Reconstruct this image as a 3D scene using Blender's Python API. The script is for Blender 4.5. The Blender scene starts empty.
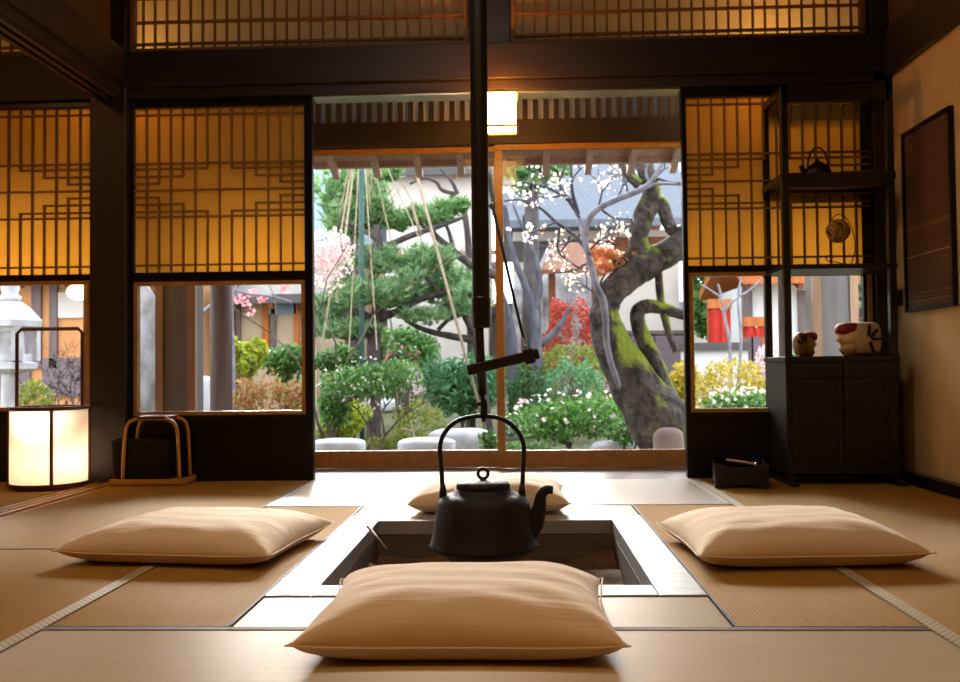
import bpy, math, random
import numpy as np
from mathutils import Vector, Matrix, Euler
random.seed(7); RNG = np.random.default_rng(7)
PI = math.pi
SC = bpy.context.scene
COL = SC.collection

# ------------------------------------------------------------------ camera
F = 35.0 / 36.0 * 960.0
CAM_H = 0.52
ROT = Matrix.Rotation(0.0386, 3, 'Z') @ Matrix.Rotation(PI / 2 + 0.0294, 3, 'X') @ Matrix.Rotation(-0.0104, 3, 'Z')
cam_d = bpy.data.cameras.new('camera'); cam = bpy.data.objects.new('camera', cam_d); COL.objects.link(cam)
cam_d.sensor_width = 36.0; cam_d.lens = 35.0; cam_d.clip_end = 200; cam_d.clip_start = 0.05
cam.matrix_world = Matrix.Translation((0, 0, CAM_H)) @ ROT.to_4x4()
cam_d.dof.use_dof = True; cam_d.dof.focus_distance = 2.55; cam_d.dof.aperture_fstop = 6.3
SC.camera = cam

def ray(px, py):
    return ROT @ Vector(((px - 480.0) / F, -(py - 341.0) / F, -1.0))
def at(px, py, Y):
    """measured point of the photograph on the vertical plane at depth Y of the room"""
    d = ray(px, py); return Vector((0, 0, CAM_H)) + d * (Y / d.y)
def fl(px, py, z=0.0):
    """measured point of the photograph on the horizontal plane at height z"""
    d = ray(px, py); return Vector((0, 0, CAM_H)) + d * ((z - CAM_H) / d.z)

# ------------------------------------------------------------------ materials
def lin(h):
    h = h.lstrip('#'); c = [int(h[i:i + 2], 16) / 255 for i in (0, 2, 4)]
    return tuple(x / 12.92 if x <= .04045 else ((x + .055) / 1.055) ** 2.4 for x in c) + (1,)
M = {}
def newmat(name):
    m = bpy.data.materials.new(name); m.use_nodes = True
    nt = m.node_tree; nt.nodes.clear()
    out = nt.nodes.new('ShaderNodeOutputMaterial'); M[name] = m
    return m, nt, out
def N(nt, t, **kw):
    n = nt.nodes.new(t)
    for k, v in kw.items():
        if k.startswith('i_'): n.inputs[k[2:].replace('_', ' ')].default_value = v
        else: setattr(n, k, v)
    return n
def mat(name, c1, c2=None, rough=.6, scale=6, stretch=(1, 1, 1), bump=0.0, bscale=40, metal=0.0, spec=.5, detail=4, coat=0.0):
    m, nt, out = newmat(name); L = nt.links.new
    b = N(nt, 'ShaderNodeBsdfPrincipled'); L(b.outputs[0], out.inputs[0])
    b.inputs['Roughness'].default_value = rough; b.inputs['Metallic'].default_value = metal
    b.inputs['Specular IOR Level'].default_value = spec; b.inputs['Coat Weight'].default_value = coat
    tc = N(nt, 'ShaderNodeTexCoord'); mp = N(nt, 'ShaderNodeMapping'); mp.inputs['Scale'].default_value = stretch
    L(tc.outputs['Object'], mp.inputs[0])
    nz = N(nt, 'ShaderNodeTexNoise', i_Scale=scale, i_Detail=detail); L(mp.outputs[0], nz.inputs['Vector'])
    r = N(nt, 'ShaderNodeValToRGB'); r.color_ramp.elements[0].position = .3; r.color_ramp.elements[1].position = .7
    r.color_ramp.elements[0].color = lin(c1); r.color_ramp.elements[1].color = lin(c2 or c1)
    L(nz.outputs[0], r.inputs[0]); L(r.outputs[0], b.inputs['Base Color'])
    if bump:
        n2 = N(nt, 'ShaderNodeTexNoise', i_Scale=bscale, i_Detail=6); L(mp.outputs[0], n2.inputs['Vector'])
        bp = N(nt, 'ShaderNodeBump', i_Strength=bump, i_Distance=.01); L(n2.outputs[0], bp.inputs['Height']); L(bp.outputs[0], b.inputs['Normal'])
    return m
# woods
mat('dark_wood', '#19100c', '#251912', rough=.42, scale=5, stretch=(8, 8, .6), bump=.08)
mat('dark_wood_x', '#2a1c16', '#3a281e', rough=.45, scale=5, stretch=(14, 14, 1), bump=.08)
mat('dark_beam', '#180f0c', '#241812', rough=.5, scale=4, stretch=(.6, 8, 8), bump=.08)
mat('black_lacquer', '#0a0808', '#100c0c', rough=.3, scale=4, spec=.3)
mat('tana_wood', '#0c0a0a', '#151110', rough=.4, scale=5, stretch=(8, 8, .8))
mat('tana_panel', '#0d0a09', '#151110', rough=.42, scale=6, stretch=(8, 8, 1))
mat('honey_wood', '#956427', '#ad7c34', rough=.4, scale=5, stretch=(5, 5, 5))
mat('kumiko', '#7a5528', '#8a6232', rough=.6, scale=8)
mat('grille_slat', '#31231d', '#3f2e26', rough=.6, scale=8)
mat('hearth_wood', '#86868a', '#9a9a9e', rough=.42, scale=3, stretch=(3, 12, 3), spec=.5)
mat('hearth_inner', '#544b46', '#6a605a', rough=.5, scale=4, stretch=(1, 1, 8))
mat('engawa_board', '#5c4a4c', '#75605f', rough=.3, scale=4, stretch=(1, 10, 1), spec=.6)
mat('eave_wood', '#b08c7e', '#c8a698', rough=.7, scale=5, stretch=(8, 1, 8))
mat('grey_post', '#66605f', '#7d7472', rough=.6, scale=4, stretch=(6, 6, .6))
mat('tan_post', '#9c765a', '#b48c6c', rough=.6, scale=4, stretch=(6, 6, .6))
mat('purple_post', '#5d4a4c', '#73605e', rough=.6, scale=4, stretch=(6, 6, .6))
mat('iron', '#120d0b', '#1e1612', rough=.6, scale=30, bump=.35, bscale=160, metal=.35)
mat('iron_smooth', '#14100f', '#1f1815', rough=.45, scale=20, metal=.5)
mat('soot_wood', '#0e0a09', '#1a1310', rough=.4, scale=6, stretch=(4, 4, .6))
mat('rope_dark', '#14101c', '#241c30', rough=.7, scale=30)
mat('metal_light', '#b8bcc4', '#cfd3da', rough=.25, scale=10, metal=.9)
mat('metal_rail', '#d9dde4', '#eceff4', rough=.5, scale=10)
mat('brass', '#2c251c', '#3a3026', rough=.4, scale=20, metal=.7)
mat('ash', '#4a3524', '#664a34', rough=.95, scale=9, bump=.6, bscale=30)
mat('bent_wood', '#a8742f', '#bd883d', rough=.35, scale=6, stretch=(1, 1, 5))
mat('red_lacquer_wood', '#3f160c', '#57200f', rough=.35, scale=6)
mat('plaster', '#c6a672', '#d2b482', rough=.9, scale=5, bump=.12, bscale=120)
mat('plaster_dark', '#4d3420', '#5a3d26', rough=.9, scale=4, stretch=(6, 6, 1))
mat('ceiling', '#3a2a1e', '#4a3626', rough=.8, scale=4)
mat('white_plaster', '#d8d6d4', '#e6e4e2', rough=.9, scale=3)
mat('pink_plaster', '#c9beb6', '#d6cbc2', rough=.9, scale=3)
mat('tan_plaster', '#b0977c', '#c0a88c', rough=.9, scale=3)
mat('orange_plaster', '#c88550', '#d69a66', rough=.9, scale=3)
mat('orange_wood', '#a3541f', '#c06a2c', rough=.7, scale=4, stretch=(5, 5, 1))
mat('brown_boards', '#6a3c22', '#8a5230', rough=.7, scale=5, stretch=(8, 1, 1))
mat('purple_boards', '#6b5a60', '#7d6a70', rough=.7, scale=5, stretch=(1, 1, 8))
mat('roof_tile', '#4d525c', '#6a6f79', rough=.6, scale=12, stretch=(6, 1, 1), bump=.3, bscale=20)
mat('roof_dark', '#443f3f', '#5a5453', rough=.7, scale=12, stretch=(6, 1, 1), bump=.3, bscale=20)
mat('roof_sheet', '#6d8099', '#8799b0', rough=.5, scale=8, stretch=(8, 1, 1))
mat('stone_pale', '#a7a3a6', '#d6d3d6', rough=.85, scale=7, bump=.4, bscale=20)
mat('stone_white', '#bdb8c0', '#dcd9e0', rough=.85, scale=7, bump=.3, bscale=20)
mat('stone_pink', '#8f7a76', '#b09a94', rough=.85, scale=7, bump=.4, bscale=20)
mat('stone_grey', '#5f5650', '#b8b3b6', rough=.9, scale=4, bump=.6, bscale=9)
mat('soil', '#454a28', '#6d6a4c', rough=.95, scale=2.5, bump=.5, bscale=15)
mat('bark_dark', '#332c2c', '#564b48', rough=.9, scale=14, stretch=(1, 1, .4), bump=.7, bscale=30)
mat('bark_grey', '#3c3942', '#65616b', rough=.9, scale=14, stretch=(1, 1, .4), bump=.5, bscale=30)
mat('bark_pale', '#726d76', '#9c98a2', rough=.9, scale=14, bump=.5, bscale=30)
mat('stem_brown', '#4c3d38', '#6b5850', rough=.9, scale=14)
mat('straw_rope', '#9a8a70', '#b3a286', rough=.9, scale=20)
mat('green_pole', '#2c4b45', '#3a5d54', rough=.6, scale=10)
mat('pole_tan', '#8d7862', '#a58f78', rough=.8, scale=10)
mat('red_cloth', '#b3261c', '#cc3424', rough=.8, scale=8)
mat('grey_cloth', '#c7c4cc', '#d8d6dd', rough=.9, scale=8)
mat('switch_plastic', '#1b1513', '#241c19', rough=.4, scale=8)
mat('mask_skin', '#c9a06a', '#d9b582', rough=.55, scale=12)
mat('mask_red', '#6e1420', '#8a1d28', rough=.7, scale=20, bump=.4, bscale=60)
mat('mask_gold', '#8a6424', '#a87c34', rough=.45, scale=14)
mat('mask_cream', '#b89b72', '#ccb088', rough=.8, scale=12, bump=.3, bscale=60)
mat('mask_black', '#17120f', '#211a15', rough=.6, scale=12)
mat('ball_gold', '#8f6a1c', '#b58a30', rough=.5, scale=30)

def cloth_mat():
    m, nt, out = newmat('cotton'); L = nt.links.new
    b = N(nt, 'ShaderNodeBsdfPrincipled', i_Roughness=.85); L(b.outputs[0], out.inputs[0])
    b.inputs['Sheen Weight'].default_value = .25; b.inputs['Specular IOR Level'].default_value = .2
    tc = N(nt, 'ShaderNodeTexCoord')
    nz = N(nt, 'ShaderNodeTexNoise', i_Scale=5, i_Detail=3); L(tc.outputs['Object'], nz.inputs['Vector'])
    r = N(nt, 'ShaderNodeValToRGB'); r.color_ramp.elements[0].color = lin('#d8bd9a'); r.color_ramp.elements[1].color = lin('#e2caab')
    L(nz.outputs[0], r.inputs[0]); L(r.outputs[0], b.inputs['Base Color'])
    w = N(nt, 'ShaderNodeTexNoise', i_Scale=260, i_Detail=2); L(tc.outputs['Object'], w.inputs['Vector'])
    mp = N(nt, 'ShaderNodeMapping'); mp.inputs['Scale'].default_value = (1.2, 9, 4); L(tc.outputs['Object'], mp.inputs[0])
    n2 = N(nt, 'ShaderNodeTexNoise', i_Scale=3, i_Detail=3); L(mp.outputs[0], n2.inputs['Vector'])
    b1 = N(nt, 'ShaderNodeBump', i_Strength=.12, i_Distance=.002); L(w.outputs[0], b1.inputs['Height'])
    b2 = N(nt, 'ShaderNodeBump', i_Strength=.35, i_Distance=.012); L(n2.outputs[0], b2.inputs['Height']); L(b1.outputs[0], b2.inputs['Normal'])
    L(b2.outputs[0], b.inputs['Normal'])
cloth_mat()

def tatami_mat(name, along_x):
    """woven rush: a straw sheet whose gloss stretches across the rush direction"""
    m, nt, out = newmat(name); L = nt.links.new
    tc = N(nt, 'ShaderNodeTexCoord')
    sep = N(nt, 'ShaderNodeSeparateXYZ'); L(tc.outputs['Object'], sep.inputs[0])
    ax = sep.outputs[1 if along_x else 0]
    mp = N(nt, 'ShaderNodeMapping'); mp.inputs['Scale'].default_value = (2, 60, 1) if along_x else (60, 2, 1)
    L(tc.outputs['Object'], mp.inputs[0])
    nz = N(nt, 'ShaderNodeTexNoise', i_Scale=3, i_Detail=5); L(mp.outputs[0], nz.inputs['Vector'])
    sn = N(nt, 'ShaderNodeMath', operation='MULTIPLY'); sn.inputs[1].default_value = 2 * PI / .009; L(ax, sn.inputs[0])
    s2 = N(nt, 'ShaderNodeMath', operation='SINE'); L(sn.outputs[0], s2.inputs[0])
    r = N(nt, 'ShaderNodeValToRGB'); r.color_ramp.elements[0].position = .3; r.color_ramp.elements[1].position = .75
    r.color_ramp.elements[0].color = lin('#bcab92' if along_x else '#8e692a'); r.color_ramp.elements[1].color = lin('#ccbca3' if along_x else '#9f7635')  # crosswise mats: window sheen put into a paler base colour
    L(nz.outputs[0], r.inputs[0])
    df = N(nt, 'ShaderNodeBsdfPrincipled', i_Roughness=.9); df.inputs['Specular IOR Level'].default_value = 0
    L(r.outputs[0], df.inputs['Base Color'])
    gl = N(nt, 'ShaderNodeBsdfAnisotropic', i_Roughness=.5 if along_x else .5, i_Anisotropy=.5)
    gl.inputs['Color'].default_value = (.95, .93, .92, 1)
    tg = N(nt, 'ShaderNodeCombineXYZ'); tg.inputs[0 if along_x else 1].default_value = 1.0
    L(tg.outputs[0], gl.inputs['Tangent'])
    bp = N(nt, 'ShaderNodeBump', i_Strength=.25, i_Distance=.0015); L(s2.outputs[0], bp.inputs['Height'])
    L(bp.outputs[0], df.inputs['Normal']); L(bp.outputs[0], gl.inputs['Normal'])
    lw = N(nt, 'ShaderNodeFresnel', i_IOR=1.5)
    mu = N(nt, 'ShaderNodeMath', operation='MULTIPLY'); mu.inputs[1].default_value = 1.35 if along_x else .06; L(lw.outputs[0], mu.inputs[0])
    mx = N(nt, 'ShaderNodeMixShader'); L(mu.outputs[0], mx.inputs[0]); L(df.outputs[0], mx.inputs[1]); L(gl.outputs[0], mx.inputs[2])
    L(mx.outputs[0], out.inputs[0])
tatami_mat('tatami_across_lit', True); tatami_mat('tatami_along', False)

def heri_mat():
    m, nt, out = newmat('mat_border_pattern'); L = nt.links.new
    b = N(nt, 'ShaderNodeBsdfPrincipled', i_Roughness=.6); L(b.outputs[0], out.inputs[0])
    tc = N(nt, 'ShaderNodeTexCoord'); ck = N(nt, 'ShaderNodeTexChecker', i_Scale=110)
    ck.inputs['Color1'].default_value = lin('#b9a987'); ck.inputs['Color2'].default_value = lin('#8a7d66')
    L(tc.outputs['Object'], ck.inputs['Vector']); L(ck.outputs[0], b.inputs['Base Color'])
heri_mat()
mat('mat_border_dark', '#4a3c34', '#574840', rough=.7, scale=60)
mat('mat_border_lit', '#8d8478', '#9d9488', rough=.5, scale=60)  # border cloth paled to hold the daylight falling on it

def paper_mat(name, col, trans=.6):
    m, nt, out = newmat(name); L = nt.links.new
    tc = N(nt, 'ShaderNodeTexCoord'); nz = N(nt, 'ShaderNodeTexNoise', i_Scale=14, i_Detail=6); L(tc.outputs['Object'], nz.inputs['Vector'])
    r = N(nt, 'ShaderNodeValToRGB'); c = lin(col); r.color_ramp.elements[0].color = tuple(x * .9 for x in c[:3]) + (1,); r.color_ramp.elements[1].color = c
    L(nz.outputs[0], r.inputs[0])
    d = N(nt, 'ShaderNodeBsdfDiffuse'); t = N(nt, 'ShaderNodeBsdfTranslucent'); L(r.outputs[0], d.inputs[0]); L(r.outputs[0], t.inputs[0])
    mx = N(nt, 'ShaderNodeMixShader'); mx.inputs[0].default_value = trans
    L(d.outputs[0], mx.inputs[1]); L(t.outputs[0], mx.inputs[2]); L(mx.outputs[0], out.inputs[0])
paper_mat('shoji_paper', '#e6bd6a', .62)
paper_mat('grille_paper', '#dfe2ea', .5)
paper_mat('transom_paper', '#f0ddb4', .55)

def emit_mat(name, col, s):
    m, nt, out = newmat(name); L = nt.links.new
    tc = N(nt, 'ShaderNodeTexCoord'); nz = N(nt, 'ShaderNodeTexNoise', i_Scale=9, i_Detail=4); L(tc.outputs['Object'], nz.inputs['Vector'])
    mr = N(nt, 'ShaderNodeMapRange'); mr.inputs['To Min'].default_value = s * .94; mr.inputs['To Max'].default_value = s * 1.06
    L(nz.outputs[0], mr.inputs[0])
    e = N(nt, 'ShaderNodeEmission'); e.inputs[0].default_value = lin(col); L(mr.outputs[0], e.inputs[1]); L(e.outputs[0], out.inputs[0])
emit_mat('lamp_paper_veranda', '#ffb45c', 30.0)
emit_mat('lamp_paper_garden', '#ffd9a0', 4.0)
emit_mat('bulb_glow', '#ffe0bc', 32.0)

def lantern_paper():
    m, nt, out = newmat('lantern_paper'); L = nt.links.new
    d = N(nt, 'ShaderNodeBsdfDiffuse'); d.inputs[0].default_value = lin('#fdeedd')
    t = N(nt, 'ShaderNodeBsdfTranslucent'); t.inputs[0].default_value = lin('#feecd8')
    mx = N(nt, 'ShaderNodeMixShader'); mx.inputs[0].default_value = .7
    L(d.outputs[0], mx.inputs[1]); L(t.outputs[0], mx.inputs[2]); L(mx.outputs[0], out.inputs[0])
lantern_paper()

def glass_mat():
    m, nt, out = newmat('window_glass'); L = nt.links.new
    t = N(nt, 'ShaderNodeBsdfTransparent'); t.inputs[0].default_value = (.985, .99, .985, 1)
    g = N(nt, 'ShaderNodeBsdfGlossy', i_Roughness=.02)
    fr = N(nt, 'ShaderNodeFresnel', i_IOR=1.18)
    mx = N(nt, 'ShaderNodeMixShader'); L(fr.outputs[0], mx.inputs[0]); L(t.outputs[0], mx.inputs[1]); L(g.outputs[0], mx.inputs[2]); L(mx.outputs[0], out.inputs[0])
glass_mat()

def leaf_mat(name, cols, trans=.35, rough=.45):
    m, nt, out = newmat(name); L = nt.links.new
    geo = N(nt, 'ShaderNodeNewGeometry'); r = N(nt, 'ShaderNodeValToRGB')
    while len(r.color_ramp.elements) < len(cols): r.color_ramp.elements.new(.5)
    for i, c in enumerate(cols):
        r.color_ramp.elements[i].position = i / max(1, len(cols) - 1); r.color_ramp.elements[i].color = lin(c)
    L(geo.outputs['Random Per Island'], r.inputs[0])
    b = N(nt, 'ShaderNodeBsdfPrincipled', i_Roughness=rough); L(r.outputs[0], b.inputs['Base Color'])
    t = N(nt, 'ShaderNodeBsdfTranslucent'); L(r.outputs[0], t.inputs[0])
    mx = N(nt, 'ShaderNodeMixShader'); mx.inputs[0].default_value = trans
    L(b.outputs[0], mx.inputs[1]); L(t.outputs[0], mx.inputs[2]); L(mx.outputs[0], out.inputs[0])
leaf_mat('leaf_camellia', ['#34621f', '#5a8f36', '#8ab45c', '#44782a'], rough=.22)
leaf_mat('leaf_mid', ['#35602a', '#5a8a3c', '#8cb066', '#47742f'], rough=.28)
leaf_mat('leaf_yellowgreen', ['#8a9c20', '#a9b52c', '#c3c545', '#7f8a22'])
leaf_mat('leaf_olive', ['#6f8a34', '#8f9a3c', '#a8a64a', '#5f7a30'])
leaf_mat('leaf_teal', ['#3f7a4a', '#62a066', '#8cbc88', '#4d8c58'])
leaf_mat('leaf_dark', ['#24461f', '#355f2a', '#4a7a38'])
leaf_mat('needle', ['#557f4c', '#7fa66c', '#a8c494', '#638f5a'], rough=.5)
leaf_mat('needle_bright', ['#44703a', '#62904a', '#84a868', '#3f6632'], rough=.5)
leaf_mat('leaf_red', ['#b8402c', '#cc5a40', '#a83426', '#d87858'], rough=.5)
leaf_mat('leaf_russet', ['#a8553a', '#c07850', '#8f6a34', '#b89a58', '#7f8a3c'], rough=.5)
leaf_mat('leaf_yellow', ['#b8a832', '#e0c044', '#9a9a38', '#cfa63a'], rough=.5)
leaf_mat('leaf_far', ['#5f8a50', '#7fa568', '#9ab884', '#6a9560'], rough=.6)
leaf_mat('blossom_glint_white', ['#f6e8dc', '#fdf4ea', '#f3d6c0'], trans=.5, rough=.6)
leaf_mat('blossom_pink', ['#eed0d0', '#f6e6e4', '#dfb0b4', '#f9f0f0'], trans=.5, rough=.6)
leaf_mat('blossom_deep', ['#e88f9c', '#f0b0b8'], trans=.5, rough=.6)
leaf_mat('peach_leaf', ['#f0b98c', '#f6cfa8', '#e59f68'], trans=.5, rough=.6)

def bark_moss():
    m, nt, out = newmat('bark_moss'); L = nt.links.new
    b = N(nt, 'ShaderNodeBsdfPrincipled', i_Roughness=.9); L(b.outputs[0], out.inputs[0])
    tc = N(nt, 'ShaderNodeTexCoord')
    nz = N(nt, 'ShaderNodeTexNoise', i_Scale=9, i_Detail=6); L(tc.outputs['Object'], nz.inputs['Vector'])
    r = N(nt, 'ShaderNodeValToRGB'); r.color_ramp.elements[0].position = .35; r.color_ramp.elements[1].position = .7
    r.color_ramp.elements[0].color = lin('#2b2422'); r.color_ramp.elements[1].color = lin('#746862'); L(nz.outputs[0], r.inputs[0])
    n2 = N(nt, 'ShaderNodeTexNoise', i_Scale=3.2, i_Detail=5); L(tc.outputs['Object'], n2.inputs['Vector'])
    sp = N(nt, 'ShaderNodeSeparateXYZ'); L(tc.outputs['Object'], sp.inputs[0])
    gn = N(nt, 'ShaderNodeNewGeometry'); sg = N(nt, 'ShaderNodeSeparateXYZ'); L(gn.outputs['Normal'], sg.inputs[0])
    sx = N(nt, 'ShaderNodeMath', operation='ADD'); L(sg.outputs[0], sx.inputs[0]); L(sg.outputs[2], sx.inputs[1])
    mr = N(nt, 'ShaderNodeMapRange'); mr.inputs['From Min'].default_value = -.4; mr.inputs['From Max'].default_value = 1.3
    mr.inputs['To Min'].default_value = -.16; mr.inputs['To Max'].default_value = .12; L(sx.outputs[0], mr.inputs[0])
    ad = N(nt, 'ShaderNodeMath', operation='ADD'); L(n2.outputs[0], ad.inputs[0]); L(mr.outputs[0], ad.inputs[1])
    r2 = N(nt, 'ShaderNodeValToRGB'); r2.color_ramp.elements[0].position = .47; r2.color_ramp.elements[1].position = .56; L(ad.outputs[0], r2.inputs[0])
    mx = N(nt, 'ShaderNodeMix', data_type='RGBA'); L(r2.outputs[0], mx.inputs[0]); L(r.outputs[0], mx.inputs[6]); mx.inputs[7].default_value = lin('#8c9a2e')
    L(mx.outputs[2], b.inputs['Base Color'])
    bp = N(nt, 'ShaderNodeBump', i_Strength=.9, i_Distance=.03); n3 = N(nt, 'ShaderNodeTexNoise', i_Scale=26, i_Detail=8); L(tc.outputs['Object'], n3.inputs['Vector'])
    L(n3.outputs[0], bp.inputs['Height']); bp.inputs['Distance'].default_value = .05; L(bp.outputs[0], b.inputs['Normal'])
bark_moss()

def reed_mat():
    m, nt, out = newmat('reed'); L = nt.links.new
    b = N(nt, 'ShaderNodeBsdfPrincipled', i_Roughness=.7); L(b.outputs[0], out.inputs[0])
    tc = N(nt, 'ShaderNodeTexCoord'); sp = N(nt, 'ShaderNodeSeparateXYZ'); L(tc.outputs['Object'], sp.inputs[0])
    mu = N(nt, 'ShaderNodeMath', operation='MULTIPLY'); mu.inputs[1].default_value = 2 * PI / .012; L(sp.outputs[2], mu.inputs[0])
    si = N(nt, 'ShaderNodeMath', operation='SINE'); L(mu.outputs[0], si.inputs[0])
    mr = N(nt, 'ShaderNodeMapRange'); mr.inputs['From Min'].default_value = -1; L(si.outputs[0], mr.inputs[0])
    r = N(nt, 'ShaderNodeValToRGB'); r.color_ramp.elements[0].color = lin('#4a2c1c'); r.color_ramp.elements[1].color = lin('#6d4630'); L(mr.outputs[0], r.inputs[0])
    L(r.outputs[0], b.inputs['Base Color'])
    bp = N(nt, 'ShaderNodeBump', i_Strength=.5, i_Distance=.003); L(si.outputs[0], bp.inputs['Height']); L(bp.outputs[0], b.inputs['Normal'])
reed_mat()

# ------------------------------------------------------------------ mesh helpers
class MB:
    def __init__(s): s.v = []; s.f = []
    def add(s, vs, fs):
        o = len(s.v); s.v += [tuple(v) for v in vs]; s.f += [tuple(i + o for i in f) for f in fs]; return s
    def box(s, x0, x1, y0, y1, z0, z1):
        return s.add([(x0, y0, z0), (x1, y0, z0), (x1, y1, z0), (x0, y1, z0), (x0, y0, z1), (x1, y0, z1), (x1, y1, z1), (x0, y1, z1)],
                     [(3, 2, 1, 0), (4, 5, 6, 7), (0, 1, 5, 4), (1, 2, 6, 5), (2, 3, 7, 6), (3, 0, 4, 7)])
    def bar(s, a, b, w, h, up=(0, 0, 1)):
        a, b = Vector(a), Vector(b); d = (b - a).normalized(); u = Vector(up)
        if abs(d.dot(u)) > .98: u = Vector((0, 1, 0))
        sx = d.cross(u).normalized() * w / 2; sz = sx.cross(d).normalized() * h / 2
        vs = [a - sx - sz, a + sx - sz, a + sx + sz, a - sx + sz, b - sx - sz, b + sx - sz, b + sx + sz, b - sx + sz]
        return s.add(vs, [(3, 2, 1, 0), (4, 5, 6, 7), (0, 1, 5, 4), (1, 2, 6, 5), (2, 3, 7, 6), (3, 0, 4, 7)])
    def tube(s, pts, rad, n=10, knob=0.0, closed=False):
        pts = [Vector(p) for p in pts]; k = len(pts)
        if not isinstance(rad, (list, tuple)): rad = [rad] * k
        o = len(s.v); ref = None
        for i, p in enumerate(pts):
            if closed: t = pts[(i + 1) % k] - pts[i - 1]
            else: t = pts[min(i + 1, k - 1)] - pts[max(i - 1, 0)]
            t = t.normalized() if t.length > 1e-9 else Vector((0, 0, 1))
            if ref is None:
                ref = Vector((0, 0, 1)) if abs(t.z) < .9 else Vector((1, 0, 0))
                ref = (ref - t * ref.dot(t)).normalized()
            else:
                ref = ref - t * ref.dot(t)
                ref = ref.normalized() if ref.length > 1e-6 else Vector((1, 0, 0))
            b = t.cross(ref)
            for j in range(n):
                a = 2 * PI * j / n
                r = rad[i] * (1 + (random.uniform(-knob, knob) if knob else 0))
                q = p + (ref * math.cos(a) + b * math.sin(a)) * r
                s.v.append(tuple(q))
        for i in range(k if closed else k - 1):
            i2 = (i + 1) % k
            for j in range(n):
                j2 = (j + 1) % n
                s.f.append((o + i * n + j, o + i * n + j2, o + i2 * n + j2, o + i2 * n + j))
        if not closed:
            s.f.append(tuple(o + j for j in reversed(range(n)))); s.f.append(tuple(o + (k - 1) * n + j for j in range(n)))
        return s
    def lathe(s, prof, c=(0, 0, 0), n=32, sx=1.0, sy=1.0):
        o = len(s.v); c = Vector(c)
        for r, z in prof:
            for j in range(n):
                a = 2 * PI * j / n
                s.v.append((c.x + r * sx * math.cos(a), c.y + r * sy * math.sin(a), c.z + z))
        for i in range(len(prof) - 1):
            for j in range(n):
                j2 = (j + 1) % n
                s.f.append((o + i * n + j, o + i * n + j2, o + (i + 1) * n + j2, o + (i + 1) * n + j))
        s.f.append(tuple(o + j for j in reversed(range(n)))); s.f.append(tuple(o + (len(prof) - 1) * n + j for j in range(n)))
        return s
    def blob(s, c, r, n=14, m=9, noise=0.0, power=1.0):
        c = Vector(c); o = len(s.v)
        for i in range(m + 1):
            th = PI * i / m
            for j in range(n):
                a = 2 * PI * j / n
                f = 1 + (random.uniform(-noise, noise) if 0 < i < m else 0)
                cx = math.copysign(abs(math.cos(a)) ** power, math.cos(a)); sy = math.copysign(abs(math.sin(a)) ** power, math.sin(a))
                st = math.sin(th) ** power; ct = math.copysign(abs(math.cos(th)) ** power, math.cos(th))
                s.v.append((c.x + r[0] * st * cx * f, c.y + r[1] * st * sy * f, c.z + r[2] * ct * f))
        for i in range(m):
            for j in range(n):
                j2 = (j + 1) % n
                s.f.append((o + i * n + j, o + (i + 1) * n + j, o + (i + 1) * n + j2, o + i * n + j2))
        return s
    def prism(s, poly, axis, lo, hi):
        """poly: 2-D outline in the plane square to axis ('x','y' or 'z')"""
        k = len(poly)
        def p3(a, b, t): return {'x': (t, a, b), 'y': (a, t, b), 'z': (a, b, t)}[axis]
        vs = [p3(a, b, lo) for a, b in poly] + [p3(a, b, hi) for a, b in poly]
        fs = [tuple(reversed(range(k))), tuple(range(k, 2 * k))] + [(i, (i + 1) % k, (i + 1) % k + k, i + k) for i in range(k)]
        return s.add(vs, fs)
    def build(s, name, mt, parent=None, smooth=False, bevel=0.0, subsurf=0, fix=True):
        me = bpy.data.meshes.new(name); me.from_pydata(s.v, [], s.f); me.update()
        if fix:
            import bmesh
            bm = bmesh.new(); bm.from_mesh(me); bmesh.ops.recalc_face_normals(bm, faces=bm.faces); bm.to_mesh(me); bm.free()
        return link(name, me, mt, parent, smooth, bevel, subsurf)
def link(name, me, mt, parent=None, smooth=False, bevel=0.0, subsurf=0):
    o = bpy.data.objects.new(name, me); COL.objects.link(o)
    me.materials.append(M[mt] if isinstance(mt, str) else mt)
    if smooth: me.polygons.foreach_set('use_smooth', [True] * len(me.polygons))
    if parent is not None:
        o.parent = parent
        if parent.type == 'EMPTY': o.matrix_parent_inverse = Matrix.Translation(-parent.location)
    if bevel:
        b = o.modifiers.new('bevel', 'BEVEL'); b.width = bevel; b.segments = 2; b.limit_method = 'ANGLE'
    if subsurf:
        b = o.modifiers.new('smooth', 'SUBSURF'); b.levels = subsurf; b.render_levels = subsurf
    return o
def tag(o, label, cat, group=None, kind=None):
    o['label'] = label; o['category'] = cat
    if group: o['group'] = group
    if kind: o['kind'] = kind
    return o
def thing(name, loc, label, cat, group=None, kind=None):
    o = bpy.data.objects.new(name, None); COL.objects.link(o); o.location = loc; o.empty_display_size = .05
    return tag(o, label, cat, group, kind)
def struct(o, label=None):
    o['kind'] = 'structure'
    if label: o['label'] = label; o['category'] = 'structure'
    return o
def sroot(name, loc, label, cat):
    return thing(name, loc, label, cat, kind='structure')
def kids(o): return [c for c in bpy.data.objects if c.parent == o]

# ------------------------------------------------------------------ key measures
YW = fl(500, 479).y            # plane of the paper screens
YG = YW + .52                  # plane of the glass doors
Xw = lambda px, y=250: at(px, y, YW).x
XL0, XL1 = at(95, 200, YW).x, at(131, 200, YW).x      # big left post
XR = at(893, 300, YW).x                               # right wall
ZK = at(500, 93, YW).z                                # underside of the head beam
ZN = at(500, 48, YW).z                                # top of the head beam
ZC = 2.72

# ------------------------------------------------------------------ floor, walls, beams
struct(MB().box(-4.2, XR + .1, -2.2, YW + .02, -.32, -.30).build('floor', 'dark_beam'))
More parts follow.
